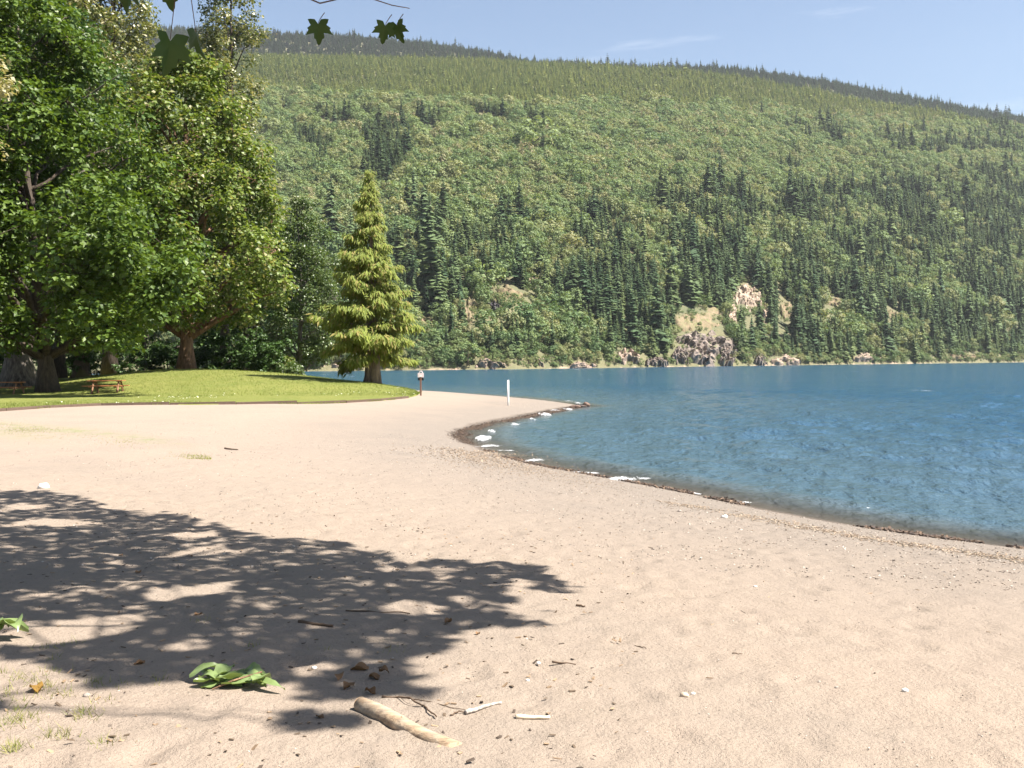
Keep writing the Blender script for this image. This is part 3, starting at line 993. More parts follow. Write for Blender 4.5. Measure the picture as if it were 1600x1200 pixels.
# dark forest on the ridge behind
pxr = fr.uniform(100, 1800, 42000); Dr = fr.uniform(2350, 2960, 42000)
Xr, Yr = _u(pxr) * Dr, Dr
Zr = hill_z(Xr, Yr)
hr = 13 * fr.lognormal(0, .34, len(Xr))
Pr = np.stack([Xr, Yr, Zr - .3], -1)
rpx, rpy = proj(Pr)
vis = np.where((Dr > 2890) & (rpx > 560) & (rpx < 1600))[0]
top = vis[np.argsort(-(hr / Yr)[vis])[:120]]
rest = np.setdiff1d(np.arange(len(Xr)), top)
plant_trees('ridge_conifer', rdg_me, Pr[top], hr[top], hr[top] * 1.6, describe('dark skyline conifer', rpx[top], rpy[top], hr[top]), 'conifer', 'dark conifers along the far skyline', 10)
forest('ridge_forest', Pr[rest], hr[rest], hr[rest] * 1.9, rdg_me, 'dark blue green conifer forest along the far ridge', 11)
# ------------------------------------------------------------------ trees on the lawn
tr = np.random.default_rng(3)


def leaves(cen, rad, per, size, seed, droop=.35, up=.7, flat=.7, spread=1.0):
    """per leaves in a dome round each centre; returns folded leaf geometry"""
    r = np.random.default_rng(seed)
    K = len(cen)
    c = np.repeat(cen, per, 0); R = np.repeat(np.broadcast_to(rad, (K,)), per)[:, None]
    d = nrm(r.normal(size=c.shape) + [0, 0, .25])
    o = d * R * (r.random((len(c), 1)) ** .45) * np.array([1, 1, flat])
    p = c + o
    n_ = nrm(d * .6 + np.array([0, 0, up]) + r.normal(0, .38, o.shape))
    t = nrm(d * np.array([1, 1, .3]) + r.normal(0, .55, o.shape) - np.array([0, 0, droop]))
    t = nrm(t - n_ * (t * n_).sum(1, keepdims=True))
    s = size * (.45 + 1.0 * r.random((len(p), 1)))
    sd_ = np.cross(n_, t)
    base = p - t * s * .4; tip = p + t * s * .6
    l = p + sd_ * s * .46 + n_ * s * .10; q = p - sd_ * s * .46 + n_ * s * .10
    V = np.stack([base, l, tip, q], 1).reshape(-1, 3)
    i = np.arange(len(p))[:, None] * 4
    return V, np.concatenate([i + [0, 2, 1], i + [0, 3, 2]], 1).reshape(-1, 3)


def bez(a, b, sag, n=7):
    t = np.linspace(0, 1, n)[:, None]
    m = (np.asarray(a) + b) / 2 + [0, 0, sag]
    return (1 - t) ** 2 * a + 2 * t * (1 - t) * m + t * t * np.asarray(b)


def leafy_tree(name, label, cat, group, base, H, trunk_r, prof, wide, ncl, per, lsize, mleaf, mbark, seed, clr=1.15, lean=(0, 0), fork=None, gap=.50, twist=.25, bough=None):
    """trunk, limbs and a crown of leaf clusters. prof: (height share, radius share) pairs of the crown's outline."""
    r = np.random.default_rng(seed)
    e = obj(name, None, label=label, cat=cat, group=group, loc=base)
    hs = np.linspace(0, 1, 13)
    cx = lean[0] * hs + twist * np.sin(hs * 5 + seed) * hs; cy = lean[1] * hs + twist * np.cos(hs * 4 + seed) * hs - twist * hs * 0
    axis_ = np.stack([cx, cy, hs * H * .93 - .25], -1)
    rad = trunk_r * (1 - hs * .93) ** .9 * (1 + .75 * np.exp(-hs * 26)) + .02
    b = MB(); b.tube(axis_, rad, 14, .07)
    obj('trunk', b.mesh('trunk', [mbark], True), e)
    ph, pr = zip(*prof)
    # cluster centres in the crown shell, thinned by noise so that gaps stay
    cen = []
    while len(cen) < ncl:
        h = r.uniform(ph[0], ph[-1]); a = r.random() * 6.283
        q = (.35 + .65 * r.random() ** .45)
        R = np.interp(h, ph, pr) * wide * (1 + .20 * math.sin(3 * a + seed + h * 9) + .10 * math.sin(7 * a + h * 23))
        if r.random() > np.interp(h, ph, pr) + .15: continue
        if q > .6 and vnoise(a * 2.2 + 50, h * 9.0, seed) < gap - .12: continue
        x = np.interp(h, hs, cx) + math.cos(a) * R * q; y = np.interp(h, hs, cy) + math.sin(a) * R * q
        cen.append((x, y, h * H, q))
    cen = np.array(cen)
    for (ox, oy, oz), (sx, sy, sz), nbg in bough or ():
        dd_ = nrm(r.normal(size=(nbg, 3))) * (r.random((nbg, 1)) ** .4)
        cen = np.vstack([cen, np.hstack([np.array([ox, oy, oz]) + dd_ * [sx, sy, sz], np.full((nbg, 1), .9)])])
    lb = MB(); tw = MB()
    nl = max(12, ncl // 12)
    order = np.argsort(-cen[:, 3])
    lims = []
    for i in order:
        c = cen[i, :3]
        if len(lims) >= nl: break
        if any(np.linalg.norm(c - l[-1]) < 2.0 for l in lims): continue
        hz = max(ph[0] * .75, (c[2] - .55 * np.hypot(c[0], c[1])) / H)
        s = np.array([np.interp(hz, hs, cx), np.interp(hz, hs, cy), hz * H * .93])
        P = bez(s, c, .10 * np.linalg.norm(c - s), 8)
        P[1:-1] += r.normal(0, .12, P[1:-1].shape)
        r0 = min(np.interp(hz, hs, rad) * .6, .035 * np.linalg.norm(c - s) + .05)
        lb_ = MB(); lb_.tube(P, np.linspace(r0, .02, 8), 6, .08)
        obj('limb', lb_.mesh('limb', [mbark], True), e)
        lims.append(P)
    if lims:
        AL = np.vstack(lims)
        for c in cen[:, :3]:
            d = np.linalg.norm(AL - c, axis=1); j = int(np.argmin(d))
            if .3 < d[j] < 5: tw.tube(bez(AL[j], c, .15 * d[j], 4), [.035, .028, .018, .008], 4)
    if tw.v: obj('twigs', tw.mesh('twigs', [mbark]), e, kind='stuff')
    V, T = leaves(cen[:, :3], clr * (.7 + .6 * r.random(len(cen))), per, lsize, seed)
    obj('crown', mesh('crown', V, T, [mleaf]), e)
    return e


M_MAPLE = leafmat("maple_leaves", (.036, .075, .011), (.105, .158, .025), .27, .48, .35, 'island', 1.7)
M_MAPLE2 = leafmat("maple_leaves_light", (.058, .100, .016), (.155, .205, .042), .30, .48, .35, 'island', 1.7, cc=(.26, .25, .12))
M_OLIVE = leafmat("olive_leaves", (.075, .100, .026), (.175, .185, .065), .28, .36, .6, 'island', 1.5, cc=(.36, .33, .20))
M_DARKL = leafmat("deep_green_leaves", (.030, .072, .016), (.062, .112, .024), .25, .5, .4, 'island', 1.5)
M_SMALL = leafmat("small_leaves", (.048, .088, .022), (.10, .135, .040), .28, .42, .5, 'island', 1.5)
M_BARK = barkmat("maple_bark", (.085, .048, .028), (.25, .145, .085), 2.2, .22, .10)
M_BARKG = barkmat("old_grey_bark", (.055, .047, .042), (.25, .215, .185), 2.0, .12, .14)
M_BARKM = barkmat("mossy_bark", (.045, .032, .02), (.12, .085, .05), 2.5, .25, .12, moss=(.10, .085, .025))
M_BARKD = barkmat("dark_bark", (.035, .026, .02), (.10, .075, .055), 2.5, .2, .08)


def foot(px, py, D):
    p = at(px, py, D)
    return np.array([p[0], p[1], float(ground_z(p[0], p[1]))])


dome = [(.10, .40), (.20, .85), (.35, 1.0), (.55, .92), (.75, .70), (.90, .38), (.98, .12)]
column = [(.06, .35), (.18, .80), (.4, 1.0), (.65, .85), (.85, .5), (.98, .12)]
highc = [(.22, .5), (.32, .9), (.5, 1.0), (.7, .95), (.88, .65), (.99, .2)]
lowc = [(.13, .55), (.22, 1.0), (.36, 1.0), (.55, .85), (.8, .6), (.98, .15)]

leafy_tree('maple_tree', 'tall sunlit maple with tan trunk on the grassy rise right of the picnic table', 'tree', None, foot(291, 577, 85), 26.5, .52, lowc, 7.9, 560, 110, .30, M_MAPLE2, M_BARK, 101, 1.30, lean=(.6, 0), gap=.38)
leafy_tree('maple_tree', 'dense green maple with straight dark trunk between the grey stump-like trunk and the table', 'tree', None, foot(75, 612, 65), 25.0, .47, [(.12, .6), (.22, 1.0), (.45, 1.0), (.65, .8), (.85, .6), (.98, .3)], 8.3, 640, 105, .29, M_MAPLE, M_BARKD, 102, 1.15, lean=(-1.6, 0), gap=.30, bough=(((7.6, -8.5, 7.0), (4.6, 3.0, 5.2), 85), ((-2.0, -5.0, 10.5), (4.0, 2.5, 5.0), 110)))
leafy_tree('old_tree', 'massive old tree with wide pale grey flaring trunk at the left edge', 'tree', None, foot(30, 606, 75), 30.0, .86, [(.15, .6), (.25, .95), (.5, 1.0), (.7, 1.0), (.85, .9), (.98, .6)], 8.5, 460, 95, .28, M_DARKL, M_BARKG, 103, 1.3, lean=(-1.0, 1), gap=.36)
leafy_tree('olive_tree', 'very tall olive leaved tree with dark upper trunk behind the two maples', 'tree', None, foot(172, 584, 100), 43.0, .55, [(.42, .5), (.55, .95), (.7, 1.0), (.85, .9), (.99, .4)], 4.3, 300, 105, .26, M_OLIVE, M_BARKD, 104, 1.25, lean=(.8, 0), gap=.55)
leafy_tree('olive_tree', 'tall olive tinted tree whose open top leans out right above the sunlit maple', 'tree', None, foot(350, 580, 98), 40.0, .42, [(.5, .5), (.62, .8), (.78, 1.0), (.92, .75), (.99, .3)], 2.9, 150, 95, .24, M_OLIVE, M_BARKD, 105, 1.2, lean=(1.2, 0), gap=.58)
leafy_tree('alder_tree', 'slender small leaved tree between the sunlit maple and the lone cedar', 'tree', None, foot(468, 577, 97), 17.8, .22, column, 3.7, 300, 110, .19, M_SMALL, M_BARKG, 106, .95, lean=(.2, 0), gap=.52)
leafy_tree('olive_tree', 'tall olive leaved tree whose crown fills the top left corner', 'tree', None, foot(92, 588, 92), 38.0, .45, [(.40, .5), (.55, .95), (.7, 1.0), (.85, .9), (.99, .5)], 4.6, 300, 105, .26, M_OLIVE, M_BARKD, 107, 1.25, lean=(.2, 0), gap=.5)
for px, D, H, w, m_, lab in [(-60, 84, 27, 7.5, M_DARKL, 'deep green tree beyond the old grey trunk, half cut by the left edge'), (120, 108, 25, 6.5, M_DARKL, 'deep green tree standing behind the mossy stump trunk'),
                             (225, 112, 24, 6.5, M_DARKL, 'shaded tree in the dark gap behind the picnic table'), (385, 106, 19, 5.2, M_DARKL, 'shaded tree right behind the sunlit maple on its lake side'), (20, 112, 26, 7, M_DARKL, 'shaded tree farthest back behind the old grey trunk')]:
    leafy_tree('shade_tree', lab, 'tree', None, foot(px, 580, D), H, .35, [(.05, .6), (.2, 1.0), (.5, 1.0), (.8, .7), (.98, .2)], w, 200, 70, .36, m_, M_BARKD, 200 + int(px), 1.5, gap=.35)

# thick mossy trunk of a broken tree behind the table
e = obj('broken_tree', None, label='short thick mossy trunk overgrown with leaves behind the picnic table', cat='tree', loc=foot(126, 590, 85))
hs = np.linspace(0, 1, 9)
b = MB(); b.tube(np.stack([.1 * np.sin(hs * 3), 0 * hs, hs * 5.2 - .3], -1), .62 * (1 - .25 * hs) * (1 + .7 * np.exp(-hs * 9)), 16, .10)
obj('trunk', b.mesh('trunk', [M_BARKM], True), e)
q = np.random.default_rng(9)
a = q.random(90) * 6.283; h = q.random(90) ** .8 * 5.6
V, T = leaves(np.stack([np.cos(a) * .8, np.sin(a) * .8, h + .4], -1), .42, 34, .20, 8)
obj('ivy_leaves', mesh('ivy', V, T, [M_DARKL]), e)


def bush(label, px, py, D, w, h, m_, seed, ls=.16, n=60, per=70):
    p = foot(px, py, D)
    r = np.random.default_rng(seed)
    e = obj('bush', None, label=label, cat='bush', loc=p)
    s = MB()
    d = nrm(r.normal(size=(n, 3))); d[:, 2] = np.abs(d[:, 2])
    cen = d * (.45 + .55 * r.random((n, 1)) ** .5) * [w / 2, w / 2.6, h * .92] * (.8 + .4 * r.random((n, 1)))
    for c in cen[::4]: s.tube(bez(np.array([c[0] * .15, c[1] * .15, -.1]), c, .1, 5), [.03, .025, .02, .014, .006], 5)
    obj('stems', s.mesh('stems', [M_BARKD]), e)
    V, T = leaves(cen, .42, per, ls, seed)
    obj('foliage', mesh('foliage', V, T, [m_]), e)


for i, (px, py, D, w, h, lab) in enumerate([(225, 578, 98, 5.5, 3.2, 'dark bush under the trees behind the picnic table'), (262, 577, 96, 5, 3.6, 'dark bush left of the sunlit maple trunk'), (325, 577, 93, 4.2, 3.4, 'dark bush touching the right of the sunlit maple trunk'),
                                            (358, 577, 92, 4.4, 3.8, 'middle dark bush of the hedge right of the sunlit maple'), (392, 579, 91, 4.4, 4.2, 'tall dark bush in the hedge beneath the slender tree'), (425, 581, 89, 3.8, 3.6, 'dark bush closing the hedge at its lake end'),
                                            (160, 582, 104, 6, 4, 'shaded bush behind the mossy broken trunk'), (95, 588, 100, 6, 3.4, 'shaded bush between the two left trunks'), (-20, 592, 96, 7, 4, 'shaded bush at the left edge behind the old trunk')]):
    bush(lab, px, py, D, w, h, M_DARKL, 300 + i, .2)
bush('small light bush at the end of the hedge beside the water', 452, 583, 84, 2.2, 1.1, M_SMALL, 320, .15, 30)
bush('sunlit green bush low beside the water left of the cedar', 440, 579, 90, 2.6, 2.2, M_MAPLE2, 321, .16, 30)

# ------------------------------------------------------------------ the lone cedar
M_CEDAR = leafmat("cedar_sprays", (.120, .165, .026), (.225, .260, .046), .34, .6, .25, 'island', 1.3, cc=(.24, .20, .06))
M_CBARK = barkmat("cedar_bark", (.065, .045, .032), (.27, .20, .145), 2.2, .10, .12)
cb_ = foot(581, 598, 70)
e = obj('cedar_tree', None, label='lone yellow green cedar with drooping boughs at the tip of the lawn', cat='tree', loc=cb_)
cr_ = np.random.default_rng(77)
CH = 14.4
hs = np.linspace(0, 1, 12)
tips = []
for dx, dy, r0, hh in [(-.24, 0, .31, .55), (.20, .06, .33, 1.0)]:
    b = MB()
    b.tube(np.stack([dx * (1 - hs) ** .5 + .05 * np.sin(hs * 6), dy * (1 - hs), hs * CH * hh - .25], -1), r0 * (1 - .97 * hs) * (1 + .45 * np.exp(-hs * 22)) + .01, 14, .09)
    obj('trunk', b.mesh('trunk', [M_CBARK], True), e)
SB, ST, SW = [], [], []
nb = 210
bh = 1.9 + (CH - 2.1) * (np.arange(nb) / nb) ** 1.12
for i in range(nb):
    h = min(max(1.75, bh[i] + cr_.normal(0, .30)), CH - .08)
    f = (h - 1.2) / (CH - 1.2)
    a0 = i * 2.399
    Lb = (3.95 * (1 - f) ** 1.08 + .06) * cr_.uniform(.45, 1.2) * (.9 if math.cos(a0) > 0 else 1.05) * (.8 if h < 2.6 else 1)
    a = a0 + cr_.normal(0, .35)
    # level, then drooping, with an upturned end
    t = np.linspace(0, 1, 9)
    rr = Lb * t
    dr = cr_.uniform(.55, 1.5)
    zz = h + .16 * Lb * t - .50 * dr * Lb * t ** 2 + .20 * dr * Lb * t ** 4 + (.5 * f * Lb * t)
    zz = zz + cr_.normal(0, .16) * Lb * t
    P = np.stack([np.cos(a + .12 * t) * rr, np.sin(a + .12 * t) * rr, zz], -1)
    b = MB(); b.tube(P, np.linspace(.018 + .012 * Lb, .006, 9), 5)
    if i % 2 == 0 or h < 4: obj('bough', b.mesh('bough', [M_CBARK], True), e)
    m = int(22 * Lb + 14)
    tt_ = .16 + .86 * cr_.random(m) ** .85
    p = np.stack([np.interp(tt_, t, P[:, j]) for j in range(3)], -1)
    outw = np.stack([np.full(m, math.cos(a)), np.full(m, math.sin(a)), np.zeros(m)], -1)
    sid = np.stack([-outw[:, 1], outw[:, 0], np.zeros(m)], -1) * cr_.normal(0, 1, (m, 1))
    wl = (.16 + .34 * (1 - tt_) * min(1, Lb / 2.5)) [:, None]
    p2 = p + sid * wl + outw * cr_.normal(.05, .08, (m, 1))
    p2[:, 2] += -.10 * np.abs(sid).sum(1) * wl[:, 0] + cr_.normal(.02, .05, m)
    for rep in range(4):
        q0 = p2 + cr_.normal(0, .07, p2.shape)
        dv = nrm(outw * cr_.uniform(.1, 1.0, (m, 1)) + sid * .45 + np.array([0, 0, -1.0]) * cr_.uniform(.5, 2.2, (m, 1)) + cr_.normal(0, .25, (m, 3)))
        ln = cr_.uniform(.18, .62, (m, 1)) * (.45 + .65 * (1 - f) ** .7)
        SB.append(q0); ST.append(q0 + dv * ln); SW.append(ln[:, 0] * cr_.uniform(.15, .27, m))
V, T = kites(np.vstack(SB), np.vstack(ST), np.concatenate(SW), .12, np.array([.35, -.5, .75]))
obj('sprays', mesh('sprays', V, T, [M_CEDAR]), e)
# ------------------------------------------------------------------ lawn edging boards
M_EDGE = plain("edging_wood", (.105, .072, .055), .9, .35, 9, .02)
ed = obj('lawn_edging', None, label='low brown timber edging where the lawn meets the sand', cat='edging', loc=EDGE[8])
seg = np.concatenate([[0], np.cumsum(np.linalg.norm(np.diff(EDGE[:, :2], axis=0), axis=1))])
L_end = seg[-3]
s0 = 0.0
while s0 < L_end - .5:
    s1 = min(s0 + 2.95, L_end)
    p = np.array([np.interp(s0 + .02, seg, EDGE[:, 0]), np.interp(s0 + .02, seg, EDGE[:, 1])]); q = np.array([np.interp(s1 - .02, seg, EDGE[:, 0]), np.interp(s1 - .02, seg, EDGE[:, 1])])
    p[1] -= .05; q[1] -= .05
    m = (p + q) / 2
    z = float(sand_z(m[0], m[1], fine=False))
    b = MB(); b.box((0, 0, .04), (np.linalg.norm(q - p), .08, .15), rotz(math.atan2(q[1] - p[1], q[0] - p[0])), .006)
    obj('edging_board', b.mesh('edging_board', [M_EDGE]), ed, loc=np.array([m[0], m[1], z]) - EDGE[8])
    s0 = s1

# ------------------------------------------------------------------ picnic tables
M_TABLE = plain("table_wood", (.34, .145, .055), .55, .25, 7, .01, .4)
M_TLEG = plain("table_leg_wood", (.20, .105, .06), .75, .3, 7, .01)


def picnic(px, py, D, rz, label, w=2.15):
    loc = foot(px, py, D)
    e = obj('picnic_table', None, label=label, cat='picnic table', group='picnic tables under the trees', loc=loc, rz=rz)
    for i in range(5):
        b = MB(); b.box((0, (i - 2) * .15, .745), (w, .143, .05), None, .003); obj('top_plank', b.mesh('top_plank', [M_TABLE]), e)
    for s in (-1, 1):
        for j in (0, 1):
            b = MB(); b.box((0, s * (.66 + .15 * j), .435), (w + .12, .142, .05), None, .003); obj('bench_plank', b.mesh('bench_plank', [M_TABLE]), e)
    for s in (-1, 1):
        x = s * (w / 2 - .33)
        b = MB(); b.box((x, 0, .695), (.10, .70, .046)); obj('top_brace', b.mesh('top_brace', [M_TLEG]), e)
        b = MB(); b.box((x, 0, .37), (.10, 1.62, .075)); obj('bench_beam', b.mesh('bench_beam', [M_TLEG]), e)
        for t in (-1, 1):
            b = MB(); b.tube([(x + .075, t * .62, -.06), (x + .075, t * .22, .67)], .062, 4); obj('leg', b.mesh('leg', [M_TLEG]), e)


picnic(166, 614.5, 62, .06, 'orange brown picnic table standing in the light on the lawn')
picnic(8, 612, 63, -.12, 'dark picnic table in deep shade, cut by the left edge', 2.3)

# ------------------------------------------------------------------ posts on the spit
M_WHITE = plain("white_paint", (.80, .79, .76), .5, .05, 12)
M_BROWN = plain("brown_paint", (.21, .11, .075), .7, .2, 9)
M_SIGN = plain("sign_back", (.72, .60, .58), .5, .1, 9)
M_BLACK = plain("black_panel", (.012, .012, .013), .4, .2, 9)
p = foot(794, 625, 55.5)
e = obj('white_post', None, label='slim white post standing alone on the sand spit', cat='post', loc=p)
b = MB(); b.tube([(0, 0, -.3), (0, 0, .5), (0, 0, 1.36)], .056, 14); obj('pole', b.mesh('pole', [M_WHITE], True), e)
b = MB(); b.tube([(0, 0, 1.362), (0, 0, 1.385)], .060, 14); obj('cap', b.mesh('cap', [M_WHITE]), e)
p = foot(657.5, 612, 61.5)
e = obj('sign_post', None, label='thin brown post with small pale sign and black panel at the lawn tip', cat='sign post', loc=p)
b = MB(); b.box((0, 0, .40), (.10, .10, 1.5), None, .003); obj('post', b.mesh('post', [M_BROWN]), e)
b = MB(); b.box((0, .075, 1.23), (.36, .03, .26), None, .002); obj('sign_board', b.mesh('sign_board', [M_SIGN]), e)
b = MB(); b.box((0, -.062, 1.19), (.13, .02, .13)); obj('sign_plate', b.mesh('sign_plate', [M_WHITE]), e)
b = MB(); b.box((0, .075, 1.00), (.34, .03, .16)); obj('black_panel', b.mesh('black_panel', [M_BLACK]), e)
b = MB(); b.tube([(-.1, .09, 1.36), (-.04, .09, 1.46), (.06, .09, 1.47), (.12, .09, 1.36)], .022, 5); obj('top_bracket', b.mesh('top_bracket', [M_SIGN]), e)


def lump(name, c, r, mat, label, cat, seed, flat=.6, group=None, n=9, rough=.22, rz=0.0):
    t = np.linspace(0, np.pi, n); f = np.linspace(0, 2 * np.pi, 2 * n, endpoint=False)
    T_, F_ = np.meshgrid(t, f, indexing='ij')
    d = np.stack([np.sin(T_) * np.cos(F_), np.sin(T_) * np.sin(F_), np.cos(T_)], -1)
    k_ = 1 + rough * 2 * fbm(d[..., 0] * 1.6 + d[..., 2] * 2.1 + seed, d[..., 1] * 1.6 - d[..., 2] * 1.2, 3, seed)
    V = d * k_[..., None] * np.broadcast_to(np.array(r, float), (3,)) * [1, 1, flat]
    i = np.arange(n - 1)[:, None] * 2 * n; j = np.arange(2 * n)[None]; m = 2 * n
    Q = np.stack([i + j, i + m + j, i + m + (j + 1) % m, i + (j + 1) % m], -1).reshape(-1, 4)
    return obj(name, mesh(name, V.reshape(-1, 3), Q, [mat], True), label=label, cat=cat, group=group, loc=c, rz=rz)


M_DROCK = plain("wet_dark_rock", (.05, .036, .03), .45, .4, 8, .03)
M_BROCK = plain("brown_rock", (.13, .085, .065), .6, .4, 8, .03)
q = onz(906, 635, .03); lump('rock', q, (.42, .25, .2), M_DROCK, 'dark wet rock touching the tip of the sand spit', 'rock', 3)
q = onz(915.5, 634, .05); lump('rock', q, (.24, .22, .27), M_BROCK, 'brown rock standing in the water just off the spit tip', 'rock', 5, .8)
q = onz(899, 635.5, .05); lump('rock', q, (.35, .2, .16), M_BROCK, 'low brown rock at the end of the dark shore debris', 'rock', 7)

# ------------------------------------------------------------------ foam
k = N("foam"); k.P(Base_Color=(.86, .88, .90), Roughness=.8); M_FOAM = k.m
fo = np.random.default_rng(12)


def foam(px, py, lx, ly, label, n=170, name='foam_crest', cat='breaking wave', group='small waves breaking along the bay', tilt=0.0, z=.03):
    c = onz(px, py, z); D = c[1]
    b = MB()
    sub = [(fo.uniform(-.95, .95), fo.normal(0, .35)) for _ in range(6)]
    for q_ in range(int(n * 5)):
        su, sv = sub[fo.integers(6)]
        u, v = (su + fo.normal(0, .16), sv + fo.normal(0, .16)) if q_ % 4 else (fo.normal(0, .55), fo.normal(0, .30))
        u = np.clip(u, -1, 1)
        x = u * lx / 1600 * D; y = v * ly / 1600 * D * D / CAM_H * .55
        s = max(.02, (.5 * ly / 1600 * D) * (1 - .7 * abs(u))) * fo.uniform(.05, .30)
        zz = abs(fo.normal(0, .36)) * (.5 * ly / 1600 * D) * (1 - min(1, abs(u)))
        m = 4
        R_ = rotz(fo.random() * 6)
        V = nrm(fo.normal(size=(8, 3)))
        V = np.array([[1, 0, 0], [.4, .9, 0], [-.6, .8, .1], [-1, -.1, 0], [-.4, -.9, 0], [.6, -.8, 0], [0, 0, .8], [0, 0, -.5]]) * (1 + fo.uniform(-.3, .3, (8, 1))) * [s * 1.7, s, s * .7]
        T = [[i, (i + 1) % 6, 6] for i in range(6)] + [[(i + 1) % 6, i, 7] for i in range(6)]
        V = V @ R_.T @ rotz(tilt).T + np.array([x * math.cos(tilt) - y * math.sin(tilt), x * math.sin(tilt) + y * math.cos(tilt), zz])
        b.add(V, T)
    return obj(name, b.mesh(name, [M_FOAM], True), label=label, cat=cat, group=group, loc=c, kind=None)


foam(755, 685, 12, 9, 'roundest white foam crest in the inner corner of the bay', 200)
foam(764, 697, 15, 5, 'flat white foam streak just below the roundest crest', 170, tilt=-.5)
foam(768, 674, 6, 5, 'small white foam crest above the roundest one in the bay', 90)
foam(804, 663, 9, 4, 'broken foam dashes midway along the spit', 90)
foam(831, 655.5, 9, 4, 'flat foam crest nearer the post side of the spit', 120)
foam(851, 647.5, 9, 6, 'bright foam crest close below the end of the spit', 150)
foam(867, 641, 7, 3, 'thin foam line beside the spit end', 70)
foam(890, 639.5, 9, 3.5, 'white foam washing beneath the dark tip rocks', 110)
foam(903, 629.5, 4, 3, 'white foam splash behind the tip rocks', 60)
foam(888, 626.5, 6, 1.5, 'thin foam line on the back side of the spit', 50)
foam(834, 719.5, 15, 4.5, 'foam crest alone along the near side of the bay', 190, tilt=-.2)
foam(790, 704, 14, 3, 'broken green and white lip between two foam crests', 60)
# one long crest thrown up the beach
for i, (px, py, lx, ly, n) in enumerate([(968, 749.5, 32, 8, 420)]):
    foam(px, py, lx, ly, 'longest white wave running up the near beach', n, tilt=-.62)
foam(912, 738.5, 26, 3, 'thin white edge trailing left of the longest wave', 200, tilt=-.62)
foam(1152, 784.5, 20, 3, 'small foam edge at the waterline right of the longest wave', 130, tilt=-.55)
foam(1085, 771, 12, 2, 'faint foam fleck along the waterline beside the longest wave', 60, tilt=-.55)
foam(1357, 793.5, 2, 1.2, 'single fleck of foam on the shallow water near the right shore', 12)
caps = [(920, 592.6), (941, 585), (951, 583.5), (1046, 581), (1063, 587), (1105, 588), (877, 581), (901, 577.5), (715, 605), (701, 586), (1150, 576.5), (1156, 580), (1123, 588), (1202, 594), (1236, 576.5), (1330, 580.5), (1381, 573),
        (1397, 573.5), (1576, 577), (1555, 569), (1275, 582), (541, 587), (546, 589), (550, 588), (508, 585), (530, 585.5), (597, 585), (649, 586), (1100, 600), (1160, 583), (1060, 603), (1500, 590), (640, 590), (1420, 580), (1300, 574), (1005, 577)]
for i, (px, py) in enumerate(caps):
    foam(px, py, 3.2 if py > 580 else 2.2, .9, 'small white cap far out on the dark blue water', 14, 'whitecap', 'whitecap', 'whitecaps scattered over the open lake', z=.02)
foam(1439, 610, 8, 2.2, 'largest white cap alone on the open water at the right', 50, 'whitecap', 'whitecap', None)

# ------------------------------------------------------------------ debris along the waterline, chips, pebbles, twigs
def chips(n, P, smin, smax, thick, mat, name, label, seed, long=1.0):
    r = np.random.default_rng(seed)
    s = r.uniform(smin, smax, n) ** 1.0
    box_ = np.array([[x, y, z] for x in (-1, 1) for y in (-1, 1) for z in (-1, 1)], float) * .5
    V = np.repeat(box_[None], n, 0) * np.stack([s, s / long, np.full(n, 1) * thick * s], -1)[:, None] * (1 + r.uniform(-.35, .35, (n, 8, 3)))
    a = r.random(n) * 6.283; t = r.normal(0, .25, n)
    c, s_ = np.cos(a)[:, None], np.sin(a)[:, None]
    V[..., 2] += V[..., 0] * np.tan(t)[:, None]
    x = V[..., 0] * c - V[..., 1] * s_; y = V[..., 0] * s_ + V[..., 1] * c
    V = np.stack([x, y, V[..., 2]], -1) + P[:, None]
    f = np.array([[0, 1, 3, 2], [4, 6, 7, 5], [0, 4, 5, 1], [2, 3, 7, 6], [0, 2, 6, 4], [1, 5, 7, 3]])
    F = (f[None] + np.arange(n)[:, None, None] * 8).reshape(-1, 4)
    return obj(name, mesh(name, V.reshape(-1, 3), F, [mat]), label=label, kind='stuff')


def islandmat(name, cols, rough=.8):
    k = N(name)
    f = k.n('ShaderNodeNewGeometry').outputs['Random Per Island']
    o = k.n('ShaderNodeValToRGB'); k.set(o.inputs[0], f)
    cr = o.color_ramp; cr.interpolation = 'CONSTANT'
    while len(cr.elements) < len(cols): cr.elements.new(.5)
    for i, c in enumerate(cols):
        cr.elements[i].position = i / len(cols); cr.elements[i].color = (*c, 1)
    k.P(Base_Color=o.outputs[0], Roughness=rough)
    return k.m


def along(pix, n, spread, seed, z=None, cluster=0.0):
    """points along a pixel line laid on the sand"""
    r = np.random.default_rng(seed)
    W_ = onz([p[0] for p in pix], [p[1] for p in pix], .05 if z is None else z)[:, :2]
    d = np.concatenate([[0], np.cumsum(np.linalg.norm(np.diff(W_, axis=0), axis=1))])
    s = r.random(n * 3) * d[-1]
    if cluster: s = s[vnoise(s * 1.3, 0 * s, seed) > cluster]
    s = s[:n]
    x = np.interp(s, d, W_[:, 0]) + r.normal(0, spread, len(s)); y = np.interp(s, d, W_[:, 1]) + r.normal(0, spread, len(s))
    return np.stack([x, y, np.maximum(sand_z(x, y), -.01) + .008], -1)


